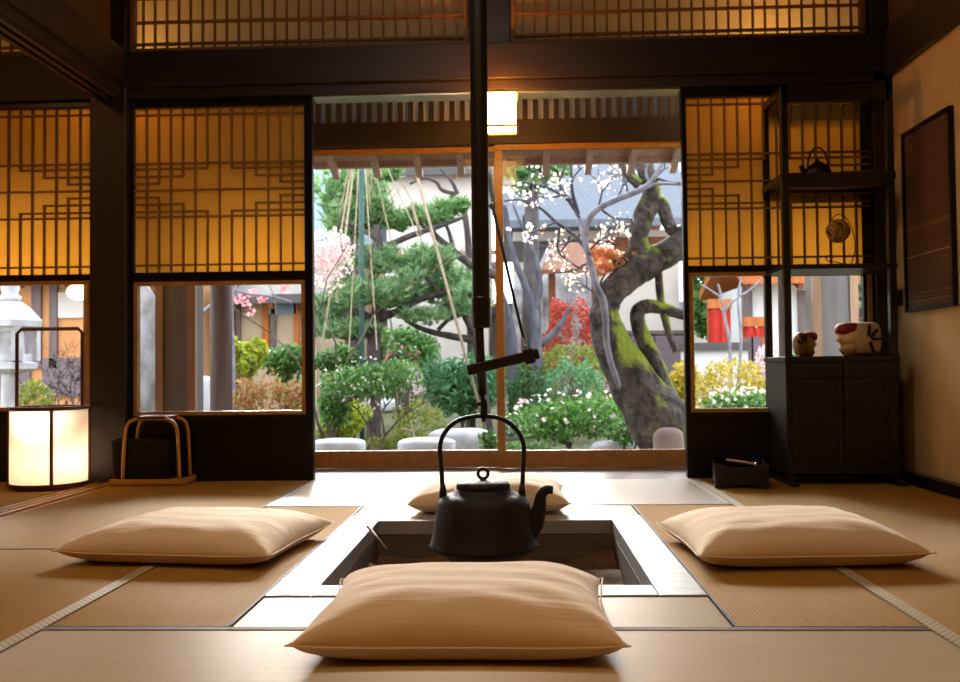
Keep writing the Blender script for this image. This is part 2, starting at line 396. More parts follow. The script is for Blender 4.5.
# sub floor under the mats, leaving the pit open
hx0, hx1 = fl(320.5, 586).x, fl(653, 586).x
hy0, hy1 = fl(487, 586.5).y, fl(493, 521.5).y
ox0, ox1 = fl(265, 596).x, fl(708, 596).x
oy0, oy1 = fl(487, 597).y, fl(493, 516.3).y
cx = (ox0 + ox1) / 2
w = MB()
w.box(-4.2, hx0 - .03, -2.2, YW, -.30, -.045); w.box(hx1 + .03, XR + .05, -2.2, YW, -.30, -.045)
w.box(hx0 - .03, hx1 + .03, -2.2, hy0 - .03, -.30, -.045); w.box(hx0 - .03, hx1 + .03, hy1 + .03, YW, -.30, -.045)
struct(w.build('floor_bed', 'dark_beam'))

# hearth
hearth = thing('sunken_hearth', (cx, (oy0 + oy1) / 2, 0), 'square sunken floor hearth with pale wood rim under the hanging kettle', 'hearth')
MB().box(ox0, hx0, oy0, oy1, -.045, .004).build('rim_board', 'hearth_wood', hearth, bevel=.004)
MB().box(hx1, ox1, oy0, oy1, -.045, .004).build('rim_board', 'hearth_wood', hearth, bevel=.004)
MB().box(hx0, hx1, oy0, hy0, -.045, .004).build('rim_board', 'hearth_wood', hearth, bevel=.004)
MB().box(hx0, hx1, hy1, oy1, -.045, .004).build('rim_board', 'hearth_wood', hearth, bevel=.004)
MB().box(hx0 - .025, hx0, hy0 - .02, hy1 + .02, -.29, -.046).build('pit_wall', 'hearth_inner', hearth)
MB().box(hx1, hx1 + .025, hy0 - .02, hy1 + .02, -.29, -.046).build('pit_wall', 'hearth_inner', hearth)
MB().box(hx0, hx1, hy0 - .025, hy0, -.29, -.046).build('pit_wall', 'hearth_inner', hearth)
MB().box(hx0, hx1, hy1, hy1 + .025, -.29, -.046).build('pit_wall', 'hearth_inner', hearth)
# ash with ridges
n = 60; vs = []; fs = []
for i in range(n + 1):
    for j in range(n + 1):
        u, v = i / n, j / n
        x = hx0 + .003 + (hx1 - hx0 - .006) * u; y = hy0 + .003 + (hy1 - hy0 - .006) * v
        d = math.hypot(u - .48, v - .5)
        z = -.135 + .045 * max(0, 1 - min(u, 1 - u, v, 1 - v) * 5) * (.6 + .4 * math.sin(9 * u + 4 * v)) + .012 * math.sin(26 * v + 3 * math.sin(7 * u)) + .02 * math.exp(-((d - .25) / .08) ** 2)
        vs.append((x, y, z + random.uniform(-.003, .003)))
for i in range(n):
    for j in range(n): fs.append((i * (n + 1) + j, (i + 1) * (n + 1) + j, (i + 1) * (n + 1) + j + 1, i * (n + 1) + j + 1))
ash = MB().add(vs, fs)
b = [(hx0 + .003, hy0 + .003), (hx1 - .003, hy0 + .003), (hx1 - .003, hy1 - .003), (hx0 + .003, hy1 - .003)]
ash.add([(x, y, -.299) for x, y in b], [(0, 3, 2, 1)])
tag(ash.build('ash_bed', 'ash', smooth=True), 'ridged brown ash filling the sunken hearth', 'ash', kind='stuff')
t0, t1 = fl(367, 526, 0.02), at(387, 549, 2.95)
tag(MB().tube([t0, t1], [.005, .004], 8).build('fire_chopstick', 'metal_light', smooth=True), 'thin metal fire chopstick leaning in the far corner of the hearth', 'chopstick')

# tatami mats
hem = .034
lx = fl(45, 628).x; rx = fl(930, 629).x
yf = fl(480, 627.5).y; yb = fl(480, 505.8).y; ye = YW - .025
def mat_piece(x0, x1, y0, y1, along_x, label, borders, group='tatami mats', bm='mat_border_dark', bw=.008):
    t = thing('tatami_mat', ((x0 + x1) / 2, (y0 + y1) / 2, -.045), label, 'tatami mat', group)
    g = .0015
    MB().box(x0 + g, x1 - g, y0 + g, y1 - g, -.045, 0).build('woven_top', 'tatami_across_lit' if along_x else 'tatami_along', t, bevel=.003)
    for sd, wd, mt in borders:
        if sd == 'f': q = (x0 + g, x1 - g, y0 + g, y0 + wd)
        if sd == 'b': q = (x0 + g, x1 - g, y1 - wd, y1 - g)
        if sd == 'l': q = (x0 + g, x0 + wd, y0 + g, y1 - g)
        if sd == 'r': q = (x1 - wd, x1 - g, y0 + g, y1 - g)
        MB().box(*q, -.02, .0018).build('cloth_border', mt, t)
    return t
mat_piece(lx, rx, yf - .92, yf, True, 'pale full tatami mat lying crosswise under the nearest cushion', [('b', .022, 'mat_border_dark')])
mat_piece(lx, ox0, yf, yb, False, 'narrow brown tatami mat along the lantern side of the hearth', [('r', .008, 'mat_border_dark'), ('f', .006, 'mat_border_dark')])
mat_piece(ox1, rx, yf, yb, False, 'narrow brown tatami mat along the cabinet side of the hearth', [('l', .008, 'mat_border_dark'), ('f', .006, 'mat_border_dark')])
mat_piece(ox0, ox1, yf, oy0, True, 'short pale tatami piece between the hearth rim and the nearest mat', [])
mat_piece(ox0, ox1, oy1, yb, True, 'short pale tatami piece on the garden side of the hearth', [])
mat_piece(lx, rx, yb, ye, True, 'bright white lit tatami mat lying crosswise before the glass doors', [('f', .012, 'mat_border_dark'), ('r', .03, 'mat_border_lit'), ('l', .02, 'mat_border_lit')])
yl = fl(20, 549).y
xtr = at(110, 485, YW).x
mat_piece(xtr + .09, lx, yf - .9, yl, False, 'wide brown tatami mat at the near left, patterned border along one side', [('r', hem, 'mat_border_pattern'), ('b', .006, 'mat_border_dark')])
mat_piece(xtr + .09, lx, yl, ye, False, 'wide brown tatami mat in front of the black box in its tray', [('r', hem * .3, 'mat_border_dark')])
mat_piece(rx, XR - .06, yf - .9, ye, False, 'long brown tatami mat running along the plaster wall to the cabinet', [('l', hem, 'mat_border_pattern')])
# left threshold with sliding grooves, floor of the next room
q = thing('trim_1', (xtr, 2, 0), 'grooved wooden floor threshold running to the big post', 'threshold', kind='structure')
MB().box(xtr - .07, xtr + .088, -2, YW - .06, -.045, -.004).build('sill_board', 'bent_wood', q)
for k in (-.045, -.005, .035): MB().box(xtr + k, xtr + k + .022, -2, YW - .06, -.004, .004).build('track_ridge', 'bent_wood', q)
mat_piece(-4.1, xtr - .072, .5, YW - .03, False, 'brown tatami mat of the next room under the glowing lantern', [])

# posts and beams (setting)
struct(MB().box(XL0, XL1, YW - .06, YW + .07, 0, ZC).build('trim_2', 'dark_wood', bevel=.006), 'big dark square post between the two paper screens')
struct(MB().box(Xw(872), XR + .02, YW - .05, YW + .06, 0, ZC).build('trim_3', 'dark_wood', bevel=.004), 'dark corner post behind the display cabinet')
struct(MB().box(-4.1, XL0, YW - .05, YW + .05, ZK, ZN).build('trim_4', 'dark_beam', bevel=.004))
hb = sroot('trim_5', (0, YW, ZK), 'dark head beam over the screens and the garden opening', 'beam')
MB().box(XL1, XR, YW - .05, YW + .07, ZK, at(500, 83, YW).z).build('track_board', 'dark_beam', hb, bevel=.003)
MB().box(XL1, XR, YW - .075, YW + .05, at(500, 83, YW).z, ZN).build('face_board', 'dark_beam', hb, bevel=.004)
struct(MB().box(Xw(314), Xw(682), YW - .03, YW + .085, ZK - .009, ZK - .001).build('trim_6', 'metal_light'), 'bright metal rail under the head beam')
px_mid0, px_mid1 = Xw(471), Xw(513)
struct(MB().box(px_mid0, px_mid1, YW - .045, YW + .05, ZN, ZC).build('trim_7', 'dark_wood', bevel=.004), 'short dark post between the two lattice transoms')
# transom lattices
def transom(name, xa, xb, label, zt=ZC - .02):
    r = sroot(name, ((xa + xb) / 2, YW, ZN), label, 'lattice transom')
    z0 = ZN; fr = .028
    f = MB(); f.box(xa, xb, YW - .03, YW + .02, z0, z0 + fr); f.box(xa, xb, YW - .03, YW + .02, zt - fr, zt)
    f.box(xa, xa + .022, YW - .03, YW + .02, z0 + fr, zt - fr); f.box(xb - .022, xb, YW - .03, YW + .02, z0 + fr, zt - fr)
    f.build('frame', 'kumiko', r)
    MB().box(xa + .02, xb - .02, YW + .002, YW + .006, z0 + .02, zt - .02).build('paper', 'transom_paper', r)
    k = MB(); nb = round((xb - xa) / .0573)
    for i in range(1, nb):
        x = xa + (xb - xa) * i / nb; k.box(x - .0038, x + .0038, YW - .016, YW + .002, z0 + fr, zt - fr)
    for z in (at(300, 46, YW).z + .02, at(300, 20, YW).z, at(300, -4, YW).z, at(300, -28, YW).z, at(300, -52, YW).z):
        if z < zt - fr: k.box(xa + .02, xb - .02, YW - .02, YW - .004, z - .0055, z + .0055)
    k.build('lattice', 'kumiko', r)
transom('window_1', XL1 + .005, px_mid0, 'latticed paper transom over the screen beside the big post')
transom('window_2', px_mid1, Xw(868), 'latticed paper transom between the short post and the cabinet corner')
transom('window_3', -4.0, XL0 - .005, 'latticed paper transom beyond the big post, mostly hidden')
struct(MB().box(XL1 - .01, XL1 + .006, YW - .03, YW + .02, ZN, ZC).build('trim_8', 'dark_wood'))
struct(MB().box(Xw(868), XR, YW - .04, YW + .02, ZN, ZC).build('trim_9', 'dark_wood'))

# paper screens with glass and dark base board
def shoji(name, xa, xb, pr, label, stile=.022, whole=True):
    """pr: heights paper top, paper bottom, glass top, glass bottom"""
    zt, zb, gt, gb = pr
    r = sroot(name, ((xa + xb) / 2, YW, 0), label, 'paper screen')
    y0, y1 = YW - .02, YW + .02
    f = MB(); f.box(xa - stile, xa, y0, y1, .0, ZK); f.box(xb, xb + stile * (1.75 if name == 'door_2' else 1), y0, y1, .0, ZK)
    f.box(xa, xb, y0, y1, zt, ZK); f.box(xa, xb, y0, y1, gt + .018, zb); f.box(xa, xb, y0, y1, .0, .05); f.box(xa, xb, y0, y1, gb - .05, gb - .018)
    f.build('frame', 'black_lacquer', r, bevel=.002)
    MB().box(xa, xb, y0 + .012, y1 - .004, .05, gb - .05).build('base_board', 'black_lacquer', r)
    g = MB(); e = .018
    g.box(xa, xa + e, y0 + .004, y1, gb, gt); g.box(xb - e, xb, y0 + .004, y1, gb, gt); g.box(xa, xb, y0 + .004, y1, gt, gt + e); g.box(xa, xb, y0 + .004, y1, gb - e, gb)
    g.build('glass_surround', 'honey_wood', r)
    MB().box(xa + e, xb - e, YW, YW + .003, gb, gt).build('pane', 'window_glass', r)
    MB().box(xa, xb, YW + .006, YW + .009, zb, zt).build('paper', 'shoji_paper', r)
    k = MB(); C = lambda c: xa + (xb - xa) * c / 14; H = zt - zb
    ky0, ky1 = YW - .010, YW + .006; hw = .0042
    Z = lambda t: zt - H * t
    def V(c, ta, tb): k.box(C(c) - hw, C(c) + hw, ky0, ky1, Z(tb), Z(ta))
    def Hh(t, ca, cb): k.box(C(ca), C(cb), ky0 - .003, ky1 - .003, Z(t) - hw, Z(t) + hw)
    steps = [.373, .418, .463, .502]                      # mirror about .5
    mid = .502; T = [.340, .372, .418, .460]; B = [.664, .632, .586, .544]
    Hh(.045, 0, 14); Hh(.955, 0, 14); Hh(T[0], 0, 14); Hh(B[0], 0, 14); Hh(mid, 0, 14)
    for i, c in ((1, 6), (2, 4), (3, 2)):
        Hh(T[i], 0, c + .08); Hh(T[i], 14 - c - .08, 14); Hh(B[i], 0, c + .08); Hh(B[i], 14 - c - .08, 14)
        for cc in (c, 14 - c): V(cc, 0, T[i]); V(cc, B[i], 1)
    for c in (1, 3, 5, 7, 9, 11, 13): V(c, 0, 1)
    k.build('lattice', 'kumiko', r)
    return r
prB = (at(220, 107, YW).z, at(220, 272, YW).z, at(220, 285, YW).z, at(220, 411, YW).z)
prC = (at(780, 96, YW).z, at(780, 265, YW).z, at(740, 276, YW).z, at(740, 408, YW).z)
prA = (at(50, 109, YW).z, at(50, 275, YW).z, at(50, 285, YW).z, at(50, 407, YW).z)
zz = [sum(x) / 3 for x in zip(prA, prB, prC)]
shoji('door_1', XL0 - .012 - (Xw(305) - Xw(135)), XL0 - .012, prA, 'paper screen behind the glowing lantern, cut by the photo edge')
shoji('door_2', Xw(135), Xw(305.5), prB, 'paper screen above the black box, big post on its side')
shoji('door_3', Xw(687.5), Xw(870), prC, 'paper screen behind the black display cabinet')
shoji('door_4', XL0 - .08 - 2 * (Xw(305) - Xw(135)), XL0 - .08 - (Xw(305) - Xw(135)), prA, 'paper screen further along the next room')
# sill
struct(MB().box(-4.1, XR, YW - .03, YW + .06, -.05, -.002).build('trim_10', 'engawa_board'), 'wooden sill track of the garden opening')

# side walls
lb = sroot('trim_11', (xtr, 2, ZK), 'dark beam with grooves running from the photo edge to the big post', 'beam')
xb0, xb1 = XL0 + .01, XL1 - .02
MB().box(xb0, xb1, -2, YW - .07, ZK + .012, ZK + .06).build('track_board', 'dark_beam', lb)
for k in range(3): MB().box(xb0 + .02 + k * .045, xb0 + .042 + k * .045, -2, YW - .07, ZK - .004, ZK + .012).build('track_ridge', 'dark_wood_x', lb)
MB().box(xb0 - .02, xb1 + .02, -2, YW - .07, ZK + .06, ZN + .01).build('face_board', 'dark_beam', lb, bevel=.004)
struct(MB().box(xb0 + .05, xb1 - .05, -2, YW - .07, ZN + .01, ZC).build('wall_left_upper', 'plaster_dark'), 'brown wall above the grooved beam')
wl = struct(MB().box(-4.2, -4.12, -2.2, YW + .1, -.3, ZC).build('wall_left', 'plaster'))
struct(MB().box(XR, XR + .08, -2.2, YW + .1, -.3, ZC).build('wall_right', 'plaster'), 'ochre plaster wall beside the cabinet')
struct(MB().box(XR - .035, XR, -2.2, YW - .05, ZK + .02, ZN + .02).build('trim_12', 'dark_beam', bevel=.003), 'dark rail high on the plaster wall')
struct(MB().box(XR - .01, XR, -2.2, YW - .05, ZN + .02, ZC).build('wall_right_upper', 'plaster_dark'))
struct(MB().box(XR - .05, XR, -2.2, YW - .05, -.045, .045).build('baseboard_right', 'black_lacquer', bevel=.003), 'black lacquered baseboard under the plaster wall')
struct(MB().box(-4.2, XR + .08, -2.28, -2.2, -.3, ZC).build('wall_back', 'plaster'))
struct(MB().box(-4.2, XR + .08, -2.28, YW + .1, ZC, ZC + .05).build('ceiling', 'ceiling'))

# framed reed panel and switch on the plaster wall
def wallpt(px, py):
    d = ray(px, py); return Vector((0, 0, CAM_H)) + d * ((XR) / d.x)
pa, pb = wallpt(905.5, 133), wallpt(954, 107); pc, pd = wallpt(907, 313), wallpt(958.5, 305.5)
ry0, ry1 = pb.y, pa.y; rz1 = (pa.z + pb.z) / 2; rz0 = (pc.z + pd.z) / 2
rp = thing('reed_screen', (XR, (ry0 + ry1) / 2, rz0), 'brown reed screen in a dark frame hung on the plaster wall', 'screen')
f = MB(); xa, xb = XR - .022, XR - .001; e = .016
f.box(xa, xb, ry0, ry1, rz0, rz0 + e); f.box(xa, xb, ry0, ry1, rz1 - e, rz1); f.box(xa, xb, ry0, ry0 + e, rz0 + e, rz1 - e); f.box(xa, xb, ry1 - e, ry1, rz0 + e, rz1 - e)
f.build('frame', 'black_lacquer', rp)
MB().box(XR - .012, XR - .002, ry0 + e, ry1 - e, rz0 + e, rz1 - e).build('reed_panel', 'reed', rp)
for t in (.055, .075, .095, .30, .445, .46):
    z = rz0 + (rz1 - rz0) * t; MB().box(XR - .0145, XR - .012, ry0 + e, ry1 - e, z - .002, z + .002).build('binding_strip', 'straw_rope' if t > .2 and t < .4 else 'kumiko', rp)
sw = wallpt(901, 298)
t = thing('light_switch', (XR, sw.y, sw.z), 'small dark switch on the plaster wall beside the reed screen', 'switch')
MB().box(XR - .008, XR - .0005, sw.y - .028, sw.y + .028, sw.z - .035, sw.z + .035).build('plate', 'switch_plastic', t, bevel=.002)
MB().box(XR - .012, XR - .008, sw.y - .01, sw.y + .01, sw.z - .018, sw.z + .018).build('rocker', 'switch_plastic', t)

# ------------------------------------------------------------------ veranda, glass doors, eave
e0 = -5.0; e1 = 4.5
ev = sroot('trim_13', (0, YW + .3, -.05), 'narrow wooden veranda floor between sill and glass doors', 'veranda')
for k in range(5):
    y0 = YW + .062 + k * .115
    MB().box(e0, e1, y0, y0 + .112, -.06, -.004).build('floor_board', 'engawa_board', ev)
gx0, gxm, gx1 = at(308, 300, YG).x, at(500, 300, YG).x, at(690, 300, YG).x
ZG0, ZG1 = at(500, 467.5, YG).z, at(500, 146, YG).z
def glass_door(name, xa, xb, yy, label, wl, wr):
    r = sroot(name, ((xa + xb) / 2, yy, ZG0), label, 'glass door')
    zb = at(500, 450, YG).z; zt = at(500, 152, YG).z
    f = MB(); f.box(xa, xb, yy - .018, yy + .018, ZG0, zb); f.build('bottom_rail', 'honey_wood', r, bevel=.003)
    MB().box(xa, xb, yy - .018, yy + .018, zt, ZG1).build('top_rail', 'honey_wood', r, bevel=.002)
    MB().box(xa, xa + wl, yy - .018, yy + .018, zb, zt).build('stile', 'honey_wood', r, bevel=.002)
    MB().box(xb - wr, xb, yy - .018, yy + .018, zb, zt).build('stile', 'honey_wood', r, bevel=.002)
    MB().box(xa + wl, xb - wr, yy, yy + .003, zb, zt).build('pane', 'window_glass', r)
hw = .021
glass_door('door_5', gx0 - .008, gxm + hw, YG + .02, 'wood framed glass door with garden view, hanging pole before its edge', .03, hw * 2)
glass_door('door_6', gxm - hw, gx1 + .012, YG - .02, 'wood framed glass door showing the old mossy tree', hw * 2, .03)
glass_door('door_7', gx0 - 1.2, gx0 + .022, YG - .02, 'glass door behind the screen with the black box', .02, .03)
glass_door('door_8', gx1 - .018, gx1 + 1.1, YG + .02, 'glass door behind the screen at the cabinet', .03, .02)
zg2, zg3 = at(500, 122, YG).z, at(500, 94, YG).z
struct(MB().box(e0, e1, YG - .05, YG + .06, ZG1, zg2).build('trim_14', 'dark_beam', bevel=.003), 'dark lintel over the glass doors')
gr = sroot('trim_15', (0, YG, zg2), 'slatted grille above the lintel of the glass doors', 'grille')
MB().box(e0, e1, YG + .01, YG + .015, zg2, zg3 + .08).build('paper', 'grille_paper', gr)
s = MB(); stp = at(510.4, 110, YG).x - at(500, 110, YG).x
x = at(316, 110, YG).x - 4 * stp
while x < at(690, 110, YG).x: s.box(x, x + stp * .46, YG - .02, YG + .008, zg2, zg3 + .08); x += stp
s.build('slats', 'grille_slat', gr)
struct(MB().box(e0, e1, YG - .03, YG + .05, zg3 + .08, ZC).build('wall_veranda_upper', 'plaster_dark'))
struct(MB().box(e0, e1, YW + .07, YG - .03, ZC - .03, ZC).build('ceiling_veranda', 'eave_wood'))
# eave
YE = YG + 1.15
eo = sroot('trim_16', (0, YE, 1.8), 'wooden eave with rafters over the veranda', 'eave')
zo = at(500, 163.5, YE).z; zi = zo + .36
sl = (zo - zi) / (YE - YG)
MB().add([(e0, YG, zi + .02), (e1, YG, zi + .02), (e1, YE + .03, zo + .012), (e0, YE + .03, zo + .012), (e0, YG, zi + .06), (e1, YG, zi + .06), (e1, YE + .03, zo + .06), (e0, YE + .03, zo + .06)],
         [(3, 2, 1, 0), (4, 5, 6, 7), (0, 1, 5, 4), (1, 2, 6, 5), (2, 3, 7, 6), (3, 0, 4, 7)]).build('roof_boards', 'eave_wood', eo)
MB().box(e0, e1, YE - .02, YE + .03, zo - .012, zo + .06).build('fascia', 'eave_wood', eo)
MB().box(e0, e1, YG + .45, YG + .53, zi - .19, zi - .14).build('purlin', 'eave_wood', eo)
st = at(420, 165, YE).x - at(378, 165, YE).x
x = at(335, 165, YE).x - 9 * st
while x < e1:
    MB().bar((x, YG, zi - .012), (x, YE + .07, zo - .028 + sl * .07), .042, .05).build('rafter', 'eave_wood', eo); x += st
rd = MB()
rd.add([(e0, YG - .5, zi + .25), (e1, YG - .5, zi + .25), (e1, YE + .1, zo + .07), (e0, YE + .1, zo + .07), (e0, YG - .5, zi + .32), (e1, YG - .5, zi + .32), (e1, YE + .1, zo + .12), (e0, YE + .1, zo + .12)],
       [(3, 2, 1, 0), (4, 5, 6, 7), (0, 1, 5, 4), (1, 2, 6, 5), (2, 3, 7, 6), (3, 0, 4, 7)])
struct(rd.build('roof', 'roof_tile'))
# veranda posts seen through the low panes
def vpost(pxa, pxb, Y, label, round_=False, m1='grey_post', edge=None):
    a, b_ = at(pxa, 350, Y).x, at(pxb, 350, Y).x; w = b_ - a
    t = thing('veranda_post', ((a + b_) / 2, Y, -.3), label, 'post', 'posts under the eave', kind='structure')
    if round_: MB().lathe([(w / 2, -.3), (w / 2, 1.95)], ((a + b_) / 2, Y, 0), 20).build('shaft', m1, t, smooth=True)
    else:
        MB().box(a, b_, Y, Y + w * .8, -.3, 1.98).build('shaft', m1, t, bevel=.006)
        if edge:
            MB().box(a - .012, a + .03, Y - .012, Y + .03, -.3, 1.98).build('corner_strip', edge, t); MB().box(b_ - .035, b_ + .01, Y - .012, Y + .03, -.3, 1.98).build('corner_strip', edge, t)
vpost(158, 194, YG + .28, 'wide grey square post seen through the pane above the black box', edge='tan_post')
vpost(210.5, 232, YG + .7, 'round dark post just right of the wide grey post in the same pane', True, 'purple_post')
vpost(816, 857, YG + .28, 'wide grey square post seen behind the carved heads', edge='tan_post')
vpost(779, 787, YG + .9, 'thin dark post seen beside the cabinet post through the pane', True, 'purple_post')

# ------------------------------------------------------------------ lamps
def hang_box():
    Y = YW + .16
    c = at(499, 114, Y); wv = (at(516, 114, Y).x - at(483, 114, Y).x) / 2
    z1, z0 = at(500, 96, Y).z, at(500, 131, Y).z
    return c, wv, z0, z1, Y
c, wv, z0, z1, Y = hang_box()
Y = YW - .19
c = at(500, 114, Y); wv = (at(516, 114, Y).x - at(484, 114, Y).x) / 2; z1, z0 = at(500, 97, Y).z, at(500, 129, Y).z
c_lamp = (c.x, Y, z1 + .03)
hl = thing('wall_lamp', (c.x, Y, z1), 'glowing square paper lamp mounted on the head beam above the garden opening', 'lamp')
MB().box(c.x - wv, c.x + wv, Y - wv, Y + wv, z0, z1).build('paper_shade', 'lamp_paper_veranda', hl, bevel=.003)
f = MB()
e = wv + .008
f.box(c.x - e, c.x + e, Y - e, Y - e + .012, z1, z1 + .008); f.box(c.x - e, c.x + e, Y + e - .012, Y + e, z1, z1 + .008); f.box(c.x - e, c.x - e + .012, Y - e + .012, Y + e - .012, z1, z1 + .008); f.box(c.x + e - .012, c.x + e, Y - e + .012, Y + e - .012, z1, z1 + .008)
f.box(c.x - .01, c.x + .01, Y - e + .012, Y + e - .012, z1, z1 + .008)
f.build('top_rim', 'honey_wood', hl)
f = MB(); e = wv + .012
f.box(c.x - e, c.x + e, Y - e, Y - e + .012, z0 - .008, z0); f.box(c.x - e, c.x + e, Y + e - .012, Y + e, z0 - .008, z0); f.box(c.x - e, c.x - e + .012, Y - e + .012, Y + e - .012, z0 - .008, z0); f.box(c.x + e - .012, c.x + e, Y - e + .012, Y + e - .012, z0 - .008, z0)
f.build('bottom_rim', 'honey_wood', hl)
MB().box(c.x - .02, c.x + .02, Y - .02, YW - .075, z1 + .008, z1 + .03).build('bracket', 'dark_wood', hl)
# floor lantern (oval paper drum, hoop handle)
lb_ = fl(42.5, 489); lr = .166; lh = .37
lc = Vector((lb_.x, lb_.y + .06, 0))
la = thing('paper_floor_lantern', lc, 'glowing cylindrical paper lantern with tall hoop handle standing by the big post', 'lantern')
def ring(r, z, hh, t=.010):
    m = MB(); prof = [(r - t, z), (r + .004, z), (r + .004, z + hh), (r - t, z + hh)]
    o = len(m.v); nn = 40
    for rr, zz_ in prof:
        for j in range(nn): m.v.append((lc.x + rr * math.cos(2 * PI * j / nn), lc.y + rr * math.sin(2 * PI * j / nn), zz_))
    for i in range(4):
        for j in range(nn):
            i2, j2 = (i + 1) % 4, (j + 1) % nn; m.f.append((i * nn + j, i * nn + j2, i2 * nn + j2, i2 * nn + j))
    return m
ring(lr, .012, .016).build('bottom_hoop', 'red_lacquer_wood', la, smooth=False)
ring(lr, lh - .016, .016).build('top_hoop', 'red_lacquer_wood', la)
MB().lathe([(lr - .012, .0), (lr - .012, .012)], lc, 32).build('base_plate', 'red_lacquer_wood', la)
m = MB(); nn = 48
for z in (.024, lh - .012):
    for j in range(nn): m.v.append((lc.x + (lr - .002) * math.cos(2 * PI * j / nn), lc.y + (lr - .002) * math.sin(2 * PI * j / nn), z))
for j in range(nn): m.f.append((j, (j + 1) % nn, nn + (j + 1) % nn, nn + j))
m.build('paper_shade', 'lantern_paper', la, smooth=True)
for a in (-160, -60, 20, 110):
    x, y = lc.x + (lr + .001) * math.cos(math.radians(a)), lc.y + (lr + .001) * math.sin(math.radians(a))
    MB().bar((x, y, .014), (x, y, lh - .002), .012, .012).build('upright_strip', 'red_lacquer_wood', la)
hx = lr - .014; zt = at(48, 329, lc.y).z
MB().tube([(lc.x - hx, lc.y, lh - .01), (lc.x - hx, lc.y, zt - .02), (lc.x - hx + .02, lc.y, zt), (lc.x + hx - .02, lc.y, zt), (lc.x + hx, lc.y, zt - .02), (lc.x + hx, lc.y, lh - .01)], .0085, 8).build('hoop_handle', 'red_lacquer_wood', la)
MB().blob((lc.x + .03, lc.y - .02, .13), (.035, .035, .045)).build('bulb', 'bulb_glow', la, smooth=True)

# ------------------------------------------------------------------ floor cushions
def cushion(name, c, a, b_, T, rot, label, seed=0):
    rs = np.random.default_rng(seed); ph = rs.uniform(0, 6, 8)
    nn = 44; vs = []; fs = []; idx = {}
    def prof(t): return max(0.0, 1 - abs(t) ** 4.0)
    for side in (1, -1):
        for i in range(nn + 1):
            for j in range(nn + 1):
                if side < 0 and (i in (0, nn) or j in (0, nn)): idx[side, i, j] = idx[1, i, j]; continue
                u = math.sin((i / nn - .5) * PI) if False else 2 * i / nn - 1; v = 2 * j / nn - 1
                x = a * u * (1 - .07 * (1 - v * v)); y = b_ * v * (1 - .07 * (1 - u * u))
                h = (prof(u) * prof(v)) ** .55
                edge = T * .30
                if side > 0:
                    z = edge + (T - edge) * h
                    d = math.hypot(abs(u) - 1, abs(v) - 1)
                    z += .006 * math.sin(11 * (u * math.copysign(1, v) - v * math.copysign(1, u)) + ph[0]) * math.exp(-d * 2.2) * h ** .5
                    z += .004 * math.sin(3 * u + ph[1]) * math.sin(2.6 * v + ph[2]) * h
                    z += .0011 * math.sin(17 * v + 2 * math.sin(3 * u + ph[3])) * h
                else: z = max(.001, edge - edge * 1.3 * h ** .8)
                lift = .010 * (abs(u) * abs(v)) ** 4
                idx[side, i, j] = len(vs); vs.append((x, y, z + lift))
    for i in range(nn):
        for j in range(nn):
            fs.append((idx[1, i, j], idx[1, i + 1, j], idx[1, i + 1, j + 1], idx[1, i, j + 1]))
            fs.append((idx[-1, i, j], idx[-1, i, j + 1], idx[-1, i + 1, j + 1], idx[-1, i + 1, j]))
    R = Matrix.Rotation(rot, 3, 'Z'); c = Vector(c)
    root = thing('floor_cushion', c, label, 'cushion', 'cushions around the hearth')
    W = lambda p: tuple(R @ Vector(p) + c)
    MB().add([W(v) for v in vs], fs).build('cover', 'cotton', root, smooth=True, subsurf=1)
    pts = []
    for k in range(4):
        for q in range(20):
            t = -1 + 2 * q / 20
            u, v = [(t, -1), (1, t), (-t, 1), (-1, -t)][k]
            pts.append(W((a * u * (1 - .07 * (1 - v * v)) * 1.003, b_ * v * (1 - .07 * (1 - u * u)) * 1.003, T * .30 + .010 * (abs(u) * abs(v)) ** 4)))
    MB().tube(pts, .0022, 6, closed=True).build('edge_seam', 'cotton', root, smooth=True)
    return root
def tip(px, py, z): return fl(px, py, z)
TZ = .04
A, B = fl(287, 651, .045), fl(629, 659, .045)
cushion('z', ((A.x + B.x) / 2, 1.868, .002), abs(B.x - A.x) / 2 * 1.035, .255, .11, .0, 'cream cushion on the pale front mat, nearest of the four', 1)
cushion('z', (-.915, 2.70, .002), .306, .265, .105, math.radians(-7), 'cream cushion on the brown mat toward the glowing lantern', 2)
cushion('z', (.735, 2.64, .002), .298, .255, .112, math.radians(3), 'cream cushion on the brown mat toward the black cabinet', 3)
cushion('z', (at(490, 500, 3.5).x, 3.53, .004), .292, .25, .112, 0, 'cream cushion half hidden behind the hanging kettle', 4)

# ------------------------------------------------------------------ hanging hook and kettle
YK = (hy0 + hy1) / 2
def K(px, py, dy=0): return at(px, py, YK + dy)
kc = K(483.5, 520); pxm = (K(500, 400) - K(499, 400)).length
kt = thing('iron_kettle', (kc.x, YK, K(483, 558).z), 'large dark iron kettle hanging over the sunken hearth', 'kettle')
Zk = lambda py: K(483.5, py).z
P_ = lambda r, py: (r * pxm, Zk(py))
body = [(0.001, Zk(560)), P_(34, 560), P_(38, 556), P_(50, 549), P_(55, 545.5), P_(53, 543), P_(50, 530), P_(47.5, 512), P_(46, 502), P_(43, 497.5), P_(36, 494), P_(30, 492), P_(28.5, 489), P_(27.5, 488.5), (0.001, Zk(488.5))]
MB().lathe(body, (kc.x, YK, 0), 48).build('body', 'iron', kt, smooth=True)
lid = MB().lathe([(.001, Zk(489)), P_(27, 489), P_(27, 484.5), P_(25.5, 482), P_(10, 480.5), (.001, Zk(480))], (kc.x, YK, 0), 40).build('lid', 'iron', kt, smooth=True)
kn = MB(); kz = Zk(473.5); kr = 5 * pxm
